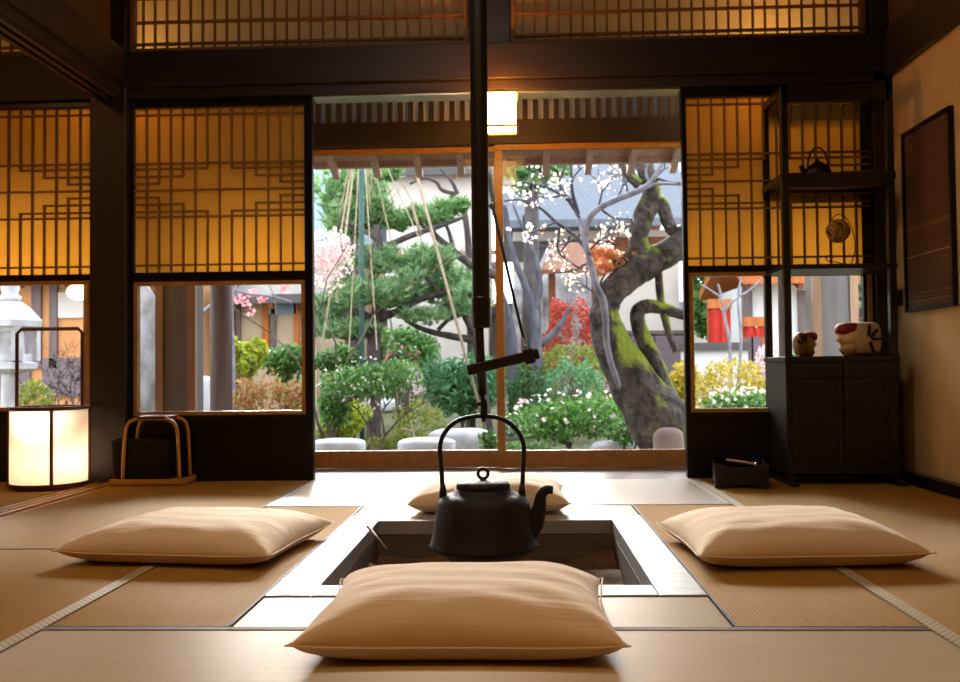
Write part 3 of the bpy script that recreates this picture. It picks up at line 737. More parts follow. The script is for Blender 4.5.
kn.tube([(kc.x + kr * math.cos(2 * PI * j / 20), YK, kz + kr * math.sin(2 * PI * j / 20)) for j in range(20)], 1.7 * pxm, 10, closed=True)
kn.lathe([(4 * pxm, Zk(480.5)), (2.2 * pxm, Zk(478))], (kc.x, YK, 0), 16)
kn.build('knob', 'iron_smooth', lid, smooth=True)
S = lambda pts: [K(*p) for p in pts]
def smooth(pts, k=6):
    pts = [Vector(p) for p in pts]; out = []
    for i in range(len(pts) - 1):
        p0, p1, p2, p3 = pts[max(i - 1, 0)], pts[i], pts[i + 1], pts[min(i + 2, len(pts) - 1)]
        for j in range(k):
            t = j / k
            out.append(.5 * ((2 * p1) + (p2 - p0) * t + (2 * p0 - 5 * p1 + 4 * p2 - p3) * t * t + (3 * p1 - p0 - 3 * p2 + p3) * t ** 3))
    return out + [pts[-1]]
def interp(vals, k=6):
    out = []
    for i in range(len(vals) - 1):
        for j in range(k): out.append(vals[i] + (vals[i + 1] - vals[i]) * j / k)
    return out + [vals[-1]]
sp = smooth(S([(524, 536), (534, 524), (539, 508), (541, 496), (546, 490), (553, 490)]))
MB().tube(sp, interp([x * pxm for x in (11, 9.5, 7, 5.6, 4.8, 3.8)]), 16).build('spout', 'iron', kt, smooth=True)
hp = smooth(S([(443, 496), (441.5, 470), (440, 448), (444, 434), (454, 423), (468, 417.5), (484, 416), (500, 418.5), (513, 426), (521.5, 438), (524, 452), (523, 472), (522, 496)]))
MB().tube(hp, 2.3 * pxm, 10).build('bail_handle', 'iron_smooth', kt, smooth=True)
for px_ in (443, 522):
    q = K(px_, 492); MB().lathe([(4.2 * pxm, -.03), (3.6 * pxm, .0), (2.6 * pxm, .022)], q, 14).build('handle_lug', 'iron_smooth', kt, smooth=True)
# adjustable hook
hk = thing('adjustable_pot_hook', (K(479, 200).x, YK, 2.0), 'black wooden adjustable pot hook hanging from the ceiling over the hearth', 'pot hook')
top = K(479, 200)
MB().lathe([(.026, K(480, 328).z), (.0275, K(480, 326).z), (.0275, K(480, 298).z), (.0255, K(480, 297).z), (.0255, ZC)], (top.x + .003, YK, 0), 20).build('outer_pole', 'soot_wood', hk, smooth=False)
a, b_ = K(478.7, 328), K(482.5, 394.5)
MB().tube([(a.x, YK, a.z + .05), (a.x + .003, YK, a.z - .06), (b_.x, YK, b_.z)], .0135, 10).build('inner_rod', 'soot_wood', hk, smooth=True)
l0, l1 = K(467.5, 370.5, -.012), K(539, 353.5, -.012)
lev = MB().bar(l0, l1, .03, .031, up=(0, 0, 1)).build('lever_bar', 'soot_wood', hk, bevel=.004)
MB().bar(K(524, 357.5, -.012), K(534, 355, -.012), .036, .044).build('end_collar', 'soot_wood', lev, bevel=.003)
r0, r1 = K(492.5, 206, -.01), K(523.5, 339, -.01)
MB().tube([r0, r1], .0042, 8).build('cord', 'rope_dark', hk, smooth=True)
m = MB()
m.tube([K(492.5 + 2.2 * math.cos(2 * PI * j / 12), 206 + 3 * math.sin(2 * PI * j / 12), -.01) for j in range(12)], .003, 6, closed=True)
m.tube([K(489, 206, -.01), K(492, 205, -.01)], .003, 6)
m.build('cord_ring', 'metal_light', hk, smooth=True)
m = MB()
for k, (qx, qy) in enumerate(((523, 341), (524.5, 345), (525.5, 348.5))):
    m.tube([K(qx + 1.6 * math.cos(2 * PI * j / 10), qy + 2.6 * math.sin(2 * PI * j / 10), -.012 + .003 * (k % 2)) for j in range(10)], .0022, 6, closed=True)
m.build('chain', 'metal_light', hk, smooth=True)
m = MB()
m.lathe([(.006, K(482, 400).z), (.007, K(482, 394).z)], (b_.x, YK, 0), 10)
m.lathe([(.010, K(482, 418).z), (.011, K(482, 403).z), (.007, K(482, 399).z)], (K(484, 410).x, YK, 0), 12)
m.tube([K(480, 404), K(477.5, 404)], .006, 8)
m.tube(smooth([K(484, 414, -.004), K(484, 420, .004), K(483, 419.5, .016), K(483, 412, .018)]), .005, 8)
m.build('hook', 'iron_smooth', hk, smooth=True)

# ------------------------------------------------------------------ black box in bentwood tray
tb = fl(146, 486.5)
tx0, tx1 = at(110, 486, tb.y).x, at(181, 486, tb.y).x; ty0, ty1 = tb.y, tb.y + .2
tc_ = Vector(((tx0 + tx1) / 2, (ty0 + ty1) / 2, 0))
tr = thing('bentwood_tray', tc_, 'honey wooden tray with bent loop handles against the screen base', 'tray')
MB().box(tx0, tx1, ty0, ty1, .002, .022).build('tray_base', 'bent_wood', tr, bevel=.005)
m = MB(); m.box(tx0 - .004, tx1 + .004, ty0 - .004, ty0 + .010, .010, .032); m.box(tx0 - .004, tx1 + .004, ty1 - .010, ty1 + .004, .010, .032)
m.box(tx0 - .004, tx0 + .010, ty0 + .01, ty1 - .01, .010, .032); m.box(tx1 - .010, tx1 + .004, ty0 + .01, ty1 - .01, .010, .032)
m.build('tray_rim', 'bent_wood', tr, bevel=.003)
zh = at(147, 418, tc_.y).z
for y in (ty0 + .03, ty1 - .03):
    hx0_, hx1_ = tx0 + .045, tx1 - .018
    MB().tube(smooth([(hx0_, y, .03), (hx0_ + .008, y, zh * .6), (hx0_ + .02, y, zh - .035), (hx0_ + .055, y, zh - .004), ((hx0_ + hx1_) / 2, y, zh), (hx1_ - .055, y, zh - .004), (hx1_ - .016, y, zh - .035), (hx1_ - .006, y, zh * .6), (hx1_, y, .03)]), .0085, 8).build('loop_handle', 'bent_wood', tr, smooth=True)
MB().box(hx0_ + .07, hx1_ - .06, ty0 + .02, ty1 - .02, zh - .002, zh + .012).build('grip', 'red_lacquer_wood', tr, bevel=.004)
bxa, bxb = at(116.5, 470, tc_.y).x, at(173, 470, tc_.y).x; bz = at(145, 441, tc_.y - .06).z
xm = (bxa + bxb) / 2; yA, yB = ty0 + .045, ty1 - .045
bb = thing('lacquer_box', (xm, tc_.y, .022), 'open black lacquer box standing in the bentwood tray', 'box')
m = MB(); sA = .9
lo = [(xm + (x - xm) * sA, y) for x, y in ((bxa, yA), (bxb, yA), (bxb, yB), (bxa, yB))]; hi = [(bxa, yA), (bxb, yA), (bxb, yB), (bxa, yB)]
q = .01; ih = [(bxa + q, yA + q), (bxb - q, yA + q), (bxb - q, yB - q), (bxa + q, yB - q)]
vs = [(x, y, .0225) for x, y in lo] + [(x, y, bz) for x, y in hi] + [(x, y, bz) for x, y in ih] + [(xm + (x - xm) * .9, y, .045) for x, y in ih]
fs = [(3, 2, 1, 0)] + [(i, (i + 1) % 4, (i + 1) % 4 + 4, i + 4) for i in range(4)] + [(i + 4, (i + 1) % 4 + 4, (i + 1) % 4 + 8, i + 8) for i in range(4)] + [(i + 8, (i + 1) % 4 + 8, (i + 1) % 4 + 12, i + 12) for i in range(4)] + [(12, 13, 14, 15)]
m.add(vs, fs).build('body', 'black_lacquer', bb)
m = MB(); m.box(bxa - .003, bxb + .003, yA - .003, yA + .006, bz - .004, bz + .004); m.box(bxa - .003, bxb + .003, yB - .006, yB + .003, bz - .004, bz + .004)
m.box(bxa - .003, bxa + .006, yA + .006, yB - .006, bz - .004, bz + .004); m.box(bxb - .006, bxb + .003, yA + .006, yB - .006, bz - .004, bz + .004)
m.build('rim', 'black_lacquer', bb, bevel=.002)

# ------------------------------------------------------------------ display cabinet
CF = fl(840, 486).y + .02; CB = CF + .34
cxa, cxb = at(788, 300, CF).x, at(894, 300, CF).x
Zc = lambda py: at(840, py, CF).z
tn = thing('display_cabinet', ((cxa + cxb) / 2, (CF + CB) / 2, 0), 'tall black display cabinet with open shelves over two cupboard doors', 'cabinet')
zcab, ztop = Zc(356), Zc(84); ps = .032
for x in (cxa, cxb):
    for y in (CF + .016, CB - .016):
        MB().box(x - ps / 2, x + ps / 2, y - ps / 2, y + ps / 2, zcab, ztop).build('post', 'tana_wood', tn, bevel=.003)
def shelf(name, z0, z1, m='tana_wood'):
    return MB().box(cxa - ps / 2 - .004, cxb + ps / 2 + .004, CF - .004, CB + .004, z0, z1).build(name, m, tn, bevel=.003)
def side_rail(z0, z1):
    pass
s1 = [Zc(187.5), Zc(172)]; s2 = [Zc(268.5), Zc(264)]
shelf('shelf', s1[0] + .035, s1[1]); shelf('shelf', s2[0], s2[1])
for y in (CF - .004, CB - .02): MB().box(cxa, cxb, y, y + .024, s1[0], s1[0] + .035).build('shelf_apron', 'tana_wood', tn)
m = MB()
for x in (cxa, cxb): m.box(x - .014, x + .014, CF, CB, ztop - .03, ztop)
for y in (CF, CB - .028): m.box(cxa, cxb, y, y + .028, ztop - .075, ztop)
m.build('top_frame', 'tana_wood', tn)
zb_ = Zc(474)
MB().box(cxa - .014, cxb + .014, CF + .008, CB, zb_, zcab - .02).build('cupboard_body', 'tana_panel', tn)
shelf('cupboard_top', zcab - .022, zcab)
xm = (cxa + cxb) / 2
for x0, x1 in ((cxa + .01, xm - .003), (xm + .003, cxb - .01)):
    z0, z1 = zb_ + .05, zcab - .10
    d = MB(); e = .022
    d.box(x0, x1, CF - .008, CF + .008, z0, z0 + e); d.box(x0, x1, CF - .008, CF + .008, z1 - e, z1); d.box(x0, x0 + e, CF - .008, CF + .008, z0 + e, z1 - e); d.box(x1 - e, x1, CF - .008, CF + .008, z0 + e, z1 - e)
    d.box(x0 + e, x1 - e, CF - .002, CF + .008, z0 + e, z1 - e)
    door = d.build('door', 'tana_panel', tn, bevel=.0015)
    s_ = 1 if x0 > xm - .01 else -1
    zc_ = Zc(410)
    xi = xm + s_ * .003
    MB().prism([(xi, zc_ - .055), (xi + s_ * .03, zc_ + .0), (xi + s_ * .062, zc_ + .05), (xi + s_ * .03, zc_ + .04), (xi, zc_ + .048)], 'y', CF - .0115, CF - .008).build('butterfly_plate', 'brass', door)
    xo = x1 if s_ > 0 else x0
    for zz_ in (z1 - .05, (z0 + z1) / 2, z0 + .05):
        MB().box(min(xo, xo - s_ * .04), max(xo, xo - s_ * .04), CF - .011, CF - .008, zz_ - .016, zz_ + .016).build('hinge_plate', 'brass', door)
    dr = MB().box(x0, x1, CF - .008, CF + .008, zcab - .092, zcab - .03).build('drawer', 'tana_panel', tn, bevel=.003)
    MB().tube([((x0 + x1) / 2 + .018 * math.cos(PI + PI * j / 8), CF - .012, zcab - .055 + .016 * math.sin(PI + PI * j / 8)) for j in range(9)], .0025, 6).build('drawer_pull', 'brass', dr)
for x in (cxa, cxb):
    MB().box(x - .018, x + .018, CF - .06, CB + .03, .002, .024).build('sled_foot', 'tana_wood', tn, bevel=.005)
    MB().box(x - .014, x + .014, CF + .01, CF + .05, .024, zb_).build('foot_block', 'tana_wood', tn); MB().box(x - .014, x + .014, CB - .05, CB - .01, .024, zb_).build('foot_block', 'tana_wood', tn)
# small kettle on the shelf
kY = (CF + CB) / 2 + .02; zs = s1[1] + .001
k0 = at(818, 171, kY); r = (at(831, 160, kY).x - at(805, 160, kY).x) / 2
k2 = thing('teapot', (k0.x, kY, zs), 'small black iron teapot on the upper shelf of the display cabinet', 'teapot')
MB().lathe([(.001, 0), (r * .75, 0), (r * .98, r * .35), (r, r * .7), (r * .8, r * 1.15), (r * .45, r * 1.32), (.001, r * 1.33)], (k0.x, kY, zs), 28).build('body', 'iron_smooth', k2, smooth=True)
ld = MB().lathe([(.001, r * 1.3), (r * .46, r * 1.3), (r * .4, r * 1.42), (.001, r * 1.48)], (k0.x, kY, zs), 24).build('lid', 'iron_smooth', k2, smooth=True)
MB().blob((k0.x, kY, zs + r * 1.56), (r * .14, r * .14, r * .13), 10, 6).build('knob', 'iron_smooth', ld, smooth=True)
MB().tube(smooth([(k0.x - r * .8, kY, zs + r * .6), (k0.x - r * 1.15, kY, zs + r * .85), (k0.x - r * 1.3, kY, zs + r * 1.25)], 4), [r * .26] * 4 + [r * .2] * 4 + [r * .13], 10).build('spout', 'iron_smooth', k2, smooth=True)
MB().tube([(k0.x + r * .78 * math.cos(PI * j / 14), kY, zs + r * 1.05 + r * 1.55 * math.sin(PI * j / 14)) for j in range(15)], r * .075, 8).build('bail_handle', 'iron_smooth', k2, smooth=True)
# hanging ball ornament
oY = (CF + CB) / 2; zs2 = s2[1] + .001
ob = at(838, 231, oY); rb = 10.5 / F * oY
oo = thing('wire_ball_ornament', (at(850, 262, oY).x, oY, zs2), 'golden openwork ball hanging from a curved wire stand on the middle shelf', 'ornament')
b0 = at(851, 263, oY)
MB().tube(smooth([(b0.x - .004, oY, zs2 + .004), at(855, 250, oY), at(853, 232, oY), at(846, 218, oY), at(838, 214.5, oY), at(832, 220, oY), (ob.x, oY, ob.z + rb * .9)]), .0022, 8).build('wire_stand', 'iron_smooth', oo, smooth=True)
MB().tube(smooth([(b0.x - .004, oY, zs2 + .004), at(838, 262.5, oY), at(828, 261, oY), at(826, 256, oY), at(831, 256, oY)]), .0025, 8).build('stand_foot', 'iron_smooth', oo, smooth=True)
m = MB()
for k in range(9):
    R = Euler((random.uniform(0, PI), random.uniform(0, PI), random.uniform(0, PI))).to_matrix()
    m.tube([Vector((ob.x, oY, ob.z)) + R @ Vector((rb * math.cos(2 * PI * j / 24), rb * math.sin(2 * PI * j / 24), rb * .25 * math.sin(6 * PI * j / 24))) for j in range(24)], rb * .12, 6, closed=True)
m.build('openwork_ball', 'ball_gold', oo, smooth=True)
# carved heads facing each other
def head(px0, px1, pyt, pyb, face, label, big):
    Yh = CF + .16
    x0, x1 = at(px0, 340, Yh).x, at(px1, 340, Yh).x; W = x1 - x0; z0 = zcab + .001; Hh = at(px0, pyt, Yh).z - at(px0, pyb, Yh).z
    xc = (x0 + x1) / 2
    t = thing('carved_head', (xc, Yh, z0), label, 'carved head', 'carved heads on the cabinet')
    f = face
    skull = [(-.02, 0), (.10, 0), (.16, .06), (.13, .16), (.22, .14), (.30, .20), (.30, .30), (.24, .36), (.36, .40), (.40, .46), (.33, .56), (.36, .66), (.32, .82), (.18, .95), (0, 1.0), (-.2, .94), (-.3, .6), (-.28, .2), (-.2, 0)]
    mm = MB(); nn = 16
    # stacked oval sections from a profile: front edge and back edge per height
    hs = [0, .06, .14, .2, .26, .31, .36, .42, .48, .55, .62, .7, .8, .88, .95, 1.0]
    front = [.20, .25, .29, .31, .29, .27, .28, .34, .37, .35, .33, .34, .31, .24, .13, .02]
    o = 0
    for h, fr in zip(hs, front):
        bk = -.30 * math.sin(min(1, .25 + h) * PI / 2) if h < .8 else -.30 * math.sqrt(max(0, 1 - ((h - .8) / .2) ** 2))
        bk = min(bk, fr - .04); cc = (fr + bk) / 2; rr = (fr - bk) / 2
        wdt = .30 * math.sqrt(max(.02, 1 - ((h - .5) / .56) ** 2))
        for j in range(nn):
            a = 2 * PI * j / nn; ca = math.cos(a)
            narrow = 1 - .45 * max(0, ca) ** 2
            mm.v.append((xc + f * W * (.05 + cc + rr * ca), Yh + W * wdt * math.sin(a) * narrow, z0 + Hh * h))
    for i in range(len(hs) - 1):
        for j in range(nn): mm.f.append((i * nn + j, i * nn + (j + 1) % nn, (i + 1) * nn + (j + 1) % nn, (i + 1) * nn + j))
    mm.f.append(tuple(reversed(range(nn)))); mm.f.append(tuple((len(hs) - 1) * nn + j for j in range(nn)))
    mm.build('face', 'mask_skin' if big else 'mask_gold', t, smooth=True)
    # hair cap over the brow
    MB().blob((xc + f * W * .16, Yh, z0 + Hh * .80), (W * .26, W * .27, Hh * .20), 18, 10, noise=.04, power=.75).build('red_hair', 'mask_red', t, smooth=True)
    for s_ in (-1, 1):
        MB().blob((xc + f * W * .355, Yh + s_ * W * .10, z0 + Hh * .50), (W * .02, W * .04, Hh * .028), 10, 6).build('eye', 'mask_black', t, smooth=True)
    MB().blob((xc + f * W * .30, Yh, z0 + Hh * .275), (W * .045, W * .10, Hh * .016), 10, 6).build('mouth', 'mask_red', t, smooth=True)
    # mane: upright rounded block behind, with dark locks fanning out
    mc = Vector((xc - f * W * .20, Yh, z0 + Hh * .5))
    MB().blob(mc, (W * .30, W * .33, Hh * .5), 24, 14, power=.5 if big else .85).build('mane', 'mask_cream' if big else 'mask_gold', t, smooth=True)
    for k, a in enumerate((82, 42, 2, -62) if big else (100, 62, 20)):
        dvec = Vector((-f * math.cos(math.radians(a)), 0, math.sin(math.radians(a))))
        p = mc + Vector((f * W * .04, -W * .325, -Hh * .02))
        MB().bar(p + Vector((dvec.x * W * .07, -.004, dvec.z * Hh * .10)), p + Vector((dvec.x * W * .27, .004, dvec.z * Hh * .42)), .012, .017, up=(0, 1, 0)).build('dark_lock', 'mask_black', t)
    MB().box(min(xc - f * W * .3, xc + f * W * .1), max(xc - f * W * .3, xc + f * W * .1), Yh - W * .2, Yh + W * .2, z0, z0 + Hh * .06).build('neck_base', 'mask_black', t, bevel=.004)
head(793, 819, 331, 355.5, 1, 'small golden carved head facing the larger head on the cupboard top', False)
head(832, 878, 322, 355.5, -1, 'larger pale carved head with dark red hair and striped mane', True)

# low lacquer tray box with wooden stick
lbx = fl(745, 489.5)
ang = math.radians(-8)
t = thing('lacquer_brazier_box', (lbx.x, lbx.y + .1, 0), 'low black lacquer tray box with curved sides on the mat beside the cabinet', 'box')
R = Matrix.Rotation(ang, 3, 'Z'); c0 = Vector((lbx.x + .005, lbx.y + .11, 0)); w2, d2, hh = .11, .09, .105
def side(a, b_, name):
    """one side board: scooped top edge, arched foot"""
    a, b_ = Vector(a), Vector(b_); d = b_ - a; nrm = Vector((d.y, -d.x, 0)).normalized() * .010
    nn = 12; vs = []
    for i in range(nn + 1):
        tt = i / nn; p = a + d * tt; arch = .022 * max(0, math.sin(PI * (tt - .15) / .7)) if .15 < tt < .85 else 0
        topz = hh - .018 * math.sin(PI * tt) ** 2
        for q in (p, p - nrm): vs += [(q.x, q.y, .002 + arch), (q.x, q.y, topz)]
    fs = []
    for i in range(nn):
        o = i * 4; fs += [(o, o + 4, o + 5, o + 1), (o + 2, o + 3, o + 7, o + 6), (o + 1, o + 5, o + 7, o + 3), (o, o + 2, o + 6, o + 4)]
    fs += [(0, 1, 3, 2), (nn * 4, nn * 4 + 2, nn * 4 + 3, nn * 4 + 1)]
    MB().add([tuple(R @ Vector(v) + c0) for v in vs], fs).build(name, 'black_lacquer', t)
side((-w2, -d2, 0), (w2, -d2, 0), 'side_board'); side((w2, -d2 + .011, 0), (w2, d2 - .011, 0), 'side_board'); side((w2, d2, 0), (-w2, d2, 0), 'side_board'); side((-w2, d2 - .011, 0), (-w2, -d2 + .011, 0), 'side_board')
b4 = [R @ Vector(p) + c0 for p in ((-w2 + .011, -d2 + .011, 0), (w2 - .011, -d2 + .011, 0), (w2 - .011, d2 - .011, 0), (-w2 + .011, d2 - .011, 0))]
MB().prism([(p.x, p.y) for p in b4], 'z', .03, .042).build('bottom_board', 'black_lacquer', t)
s0, s1_ = R @ Vector((-.045, .092, hh + .0)) + c0, R @ Vector((.055, -.085, hh + .0)) + c0
st_ = thing('wooden_stick', s0, 'thin honey wooden stick with pale tip lying across the low lacquer box', 'stick')
MB().tube([s0, s1_], .0065, 8).build('shaft', 'bent_wood', st_, smooth=True)
MB().tube([s1_, s1_ + (s1_ - s0).normalized() * .012], .007, 8).build('metal_tip', 'metal_light', st_, smooth=True)

# ------------------------------------------------------------------ garden
GZ = -.34
def gz(x, y):
    return GZ + .02 * math.sin(1.3 * x + .7 * y) + .015 * math.sin(2.9 * y - x) + max(0, (y - 8.0)) * .06
def leaf_mesh(P, size, aspect, rng, droop=.3, flat=.0):
    """folded rhombus leaves at points P (n,3): 4 verts, 2 tris sharing the midrib"""
    n = len(P); s = size * rng.uniform(.6, 1.3, n)
    d = rng.normal(size=(n, 3)); d[:, 2] = d[:, 2] * (1 - flat) + .1; d /= np.linalg.norm(d, axis=1, keepdims=True)
    u = rng.normal(size=(n, 3)); u[:, 2] += flat * 2; u -= d * (u * d).sum(1, keepdims=True); u /= np.linalg.norm(u, axis=1, keepdims=True)
    w = np.cross(d, u)
    a = P - d * s[:, None] / 2; b = P + d * s[:, None] / 2
    l = P + w * (s * aspect / 2)[:, None] + u * (s * .12)[:, None]; r = P - w * (s * aspect / 2)[:, None] + u * (s * .12)[:, None]
    V = np.stack([a, l, b, r], 1).reshape(-1, 3)
    i = np.arange(n)[:, None] * 4
    Ft = np.concatenate([i + np.array([[0, 1, 2]]), i + np.array([[0, 2, 3]])], 1).reshape(-1, 3)
    return V, Ft
def mesh_np(name, V, Fc, mt, parent):
    me = bpy.data.meshes.new(name); n, k = Fc.shape
    me.vertices.add(len(V)); me.vertices.foreach_set('co', V.astype(np.float32).ravel())
    me.loops.add(n * k); me.loops.foreach_set('vertex_index', Fc.astype(np.int32).ravel())
    me.polygons.add(n); me.polygons.foreach_set('loop_start', np.arange(0, n * k, k, dtype=np.int32))
    me.update(calc_edges=True)
    return link(name, me, mt, parent)
def blob_points(blobs, n, rng, lo=.45, cut=None, pw=1.0):
    wts = np.array([b[1][0] * b[1][2] + b[1][0] * b[1][1] for b in blobs]); cnt = rng.multinomial(n, wts / wts.sum()); out = []
    for (c, r), k in zip(blobs, cnt):
        d = rng.normal(size=(k, 3)); d /= np.linalg.norm(d, axis=1, keepdims=True)
        if pw != 1: d = np.sign(d) * np.abs(d) ** pw; d /= np.maximum(1, np.abs(d).max(1, keepdims=True))
        q = rng.uniform(lo ** 3, 1, k) ** (1 / 3) * (1 + .13 * np.sin(d[:, 0] * 9 + c[0] * 5) * np.sin(d[:, 2] * 8 + c[1] * 3))
        out.append(np.array(c) + d * q[:, None] * np.array(r))
    P = np.concatenate(out)
    if cut is not None: P = P[P[:, 2] > cut]
    return P
def foliage(name, blobs, n, size, mt, parent, aspect=.5, lo=.45, cut=None, flat=.0, pw=1.0):
    P = blob_points(blobs, n, RNG, lo, cut, pw); V, Fc = leaf_mesh(P, size, aspect, RNG, flat=flat)
    return mesh_np(name, V, Fc, mt, parent)
def needles(name, blobs, n, size, mt, parent):
    """tufts: short bursts of thin needles"""
    P = blob_points(blobs, n, RNG, .3); k = 7
    c = np.repeat(P, k, 0); d = RNG.normal(size=(len(c), 3)); d[:, 2] = np.abs(d[:, 2]) + .2; d /= np.linalg.norm(d, axis=1, keepdims=True)
    u = RNG.normal(size=(len(c), 3)); w = np.cross(d, u); w /= np.linalg.norm(w, axis=1, keepdims=True)
    s = size * RNG.uniform(.7, 1.3, len(c))[:, None]
    V = np.stack([c - w * s * .09, c + w * s * .09, c + d * s], 1).reshape(-1, 3)
    return mesh_np(name, V, np.arange(len(V)).reshape(-1, 3), mt, parent)
def shell(name, px0, px1, py0, py1, Y, depth=.9):
    a, b_ = at(px0, py1, Y), at(px1, py0, Y)
    return ((a.x + b_.x) / 2, Y, (a.z + b_.z) / 2), ((b_.x - a.x) / 2, (b_.x - a.x) / 2 * depth, (b_.z - a.z) / 2)
def fork(m, p, d, ln, rad, dep):
    q = p + d * ln; mid_ = p.lerp(q, .5) + Vector((random.uniform(-1, 1), random.uniform(-1, 1), 0)) * ln * .09
    m.tube([p, mid_, q], [rad, rad * .85, rad * .7], 6)
    if dep:
        for s_ in (-1, 1):
            e_ = (d + Vector((s_ * random.uniform(.3, .8), random.uniform(-.5, .5), random.uniform(-.1, .3)))).normalized()
            fork(m, q, e_, ln * random.uniform(.6, .85), rad * .66, dep - 1)
def stems(parent, base, blobs, rad, k=5, mt='stem_brown', name='stem'):
    if k >= 6:
        top_ = max(c[2] + r[2] for c, r in blobs); h_ = top_ - base[2]; w_ = max(r[0] for c, r in blobs)
        for q in range(max(2, k // 3)):
            m_ = MB(); d_ = Vector((random.uniform(-.5, .5), random.uniform(-.3, .3), 1)).normalized()
            fork(m_, Vector(base) + Vector((random.uniform(-.25, .25) * w_, random.uniform(-.1, .1) * w_, 0)), d_, h_ * .38, rad, 4)
            m_.build(name, mt, parent, smooth=True)
        return
    for q in range(k):
        c, r = blobs[q % len(blobs)]
        tip_ = Vector(c) + Vector((random.uniform(-.6, .6) * r[0], random.uniform(-.5, .5) * r[1], random.uniform(-.1, .6) * r[2]))
        b0 = Vector(base) + Vector((random.uniform(-1, 1) * rad * 2, random.uniform(-1, 1) * rad * 2, 0))
        mid_ = b0.lerp(tip_, .5) + Vector((random.uniform(-.1, .1) * r[0], 0, random.uniform(-.05, .1) * r[2]))
        m_ = MB().tube(smooth([b0, mid_, tip_], 5), interp([rad, rad * .7, rad * .3], 5), 7, knob=.1)
        m_.build(name, mt, parent, smooth=True)
def shrub(label, px0, px1, py0, py1, Y, mt, n, size, name='shrub', group=None, aspect=.5, lo=.5, flowers=None, k=5, flat=0., dome=False, depth=.9, lumps=0, stem_r=.014, pw=1.0):
    c, r = shell('', px0, px1, py0, py1, Y, depth); g = gz(c[0], Y)
    if dome:
        top = c[2] + r[2]; bot = max(g, c[2] - r[2]); c = (c[0], c[1], bot); r = (r[0], r[1], top - bot)
    blobs = [(c, r)]
    for q in range(lumps):
        a = 2 * PI * q / lumps + .4
        blobs.append(((c[0] + math.cos(a) * r[0] * .55, c[1] + math.sin(a) * r[1] * .5, c[2] + random.uniform(-.3, .45) * r[2]), tuple(x * random.uniform(.45, .62) for x in r)))
    if lumps: blobs[0] = (c, tuple(x * .72 for x in r))
    t = thing(name, (c[0], c[1], g), label, 'shrub', group)
    foliage('foliage', blobs, n, size, mt, t, aspect, lo, cut=g + .02, flat=flat, pw=pw)
    stems(t, (c[0], c[1], g - .02), blobs, stem_r, k)
    for fm, fn, fs in (flowers or ()):
        foliage('blossoms', [(c, tuple(x * 1.03 for x in r))], fn, fs, fm, t, .9, .85, cut=g + .05)  # flowers; on the branching shrub also painted white glints
    return t
# ground
nx, ny = 60, 70; vs = []; fs = []
for j in range(ny + 1):
    for i in range(nx + 1):
        x = -13 + 26 * i / nx; y = YG + .05 + 24 * (j / ny) ** 1.3; vs.append((x, y, gz(x, y) + random.uniform(-.012, .012)))
for j in range(ny):
    for i in range(nx): o = j * (nx + 1) + i; fs.append((o, o + 1, o + nx + 2, o + nx + 1))
struct(MB().add(vs, fs).build('ground', 'soil', smooth=True, fix=False))
# long pale garden wall far back
gw = sroot('wall_garden', (0, 18.4, .3), 'pale plaster garden wall far behind the trees', 'wall')
MB().box(-13, 13, 18.3, 18.55, -.2, 1.55).build('plaster_face', 'pink_plaster', gw)
MB().prism([(18.05, 1.55), (18.8, 1.55), (18.42, 1.8)], 'x', -13, 13).build('tiled_coping', 'roof_tile', gw)

# ---- houses
def roof_slab(name, xa, xb, ya, za, yb, zb, th, mt, parent, ov=0.0):
    return MB().add([(xa, ya, za), (xb, ya, za), (xb, yb, zb), (xa, yb, zb), (xa, ya, za + th), (xb, ya, za + th), (xb, yb, zb + th), (xa, yb, zb + th)],
                    [(3, 2, 1, 0), (4, 5, 6, 7), (0, 1, 5, 4), (1, 2, 6, 5), (2, 3, 7, 6), (3, 0, 4, 7)]).build(name, mt, parent)
def house(label, px0, px1, py_eave, py_ridge, Y, wall, roofm, name='garden_house', depth=3.0, wallbits=(), over=.5):
    a, b_ = at(px0, py_eave, Y), at(px1, py_eave, Y); zr = at(px0, py_ridge, Y + depth / 2).z
    t = thing(name, ((a.x + b_.x) / 2, Y + .5, gz(0, Y)), label, 'house')
    MB().box(a.x + .2, b_.x - .2, Y + over, Y + depth, gz(0, Y) - .1, a.z + .05).build('wall', wall, t)
    roof_slab('roof', a.x, b_.x, Y, a.z, Y + depth / 2 + over / 2, zr, .12, roofm, t)
    roof_slab('roof', a.x, b_.x, Y + depth + over, a.z, Y + depth / 2 + over / 2, zr, .12, roofm, t)
    n_ = max(3, int((b_.x - a.x) / .5))
    for k in range(n_):
        x_ = a.x + .1 + (b_.x - a.x - .2) * k / (n_ - 1)
        s_ = (zr - a.z) / (depth / 2 + over / 2)
        MB().bar((x_, Y + .02, a.z - .04), (x_, Y + over, a.z - .04 + s_ * (over - .02)), .06, .07).build('rafter', 'brown_boards', t)
    for (q0, q1, r0_, r1_, mt, nm) in wallbits:
        u, v = at(q0, r1_, Y + over - .04), at(q1, r0_, Y + over - .04)
        MB().box(u.x, v.x, Y + over - .045, Y + over + .02, max(u.z, gz(0, Y) - .1), v.z).build(nm, mt, t)
    return t
house('grey tile roofed house behind the old mossy tree', 500, 700, 228, 158, 14.8, 'pink_plaster', 'roof_tile', depth=4,
      wallbits=[(612, 655, 334, 400, 'purple_boards', 'board_panel'), (655, 690, 334, 400, 'purple_boards', 'board_panel'), (606, 700, 236, 262, 'brown_boards', 'lintel_board'), (500, 600, 240, 262, 'roof_dark', 'painted_eave_shade'), (625, 690, 330, 336, 'purple_post', 'rail')], over=.8)  # dark strip at the left stands for shade under the eave
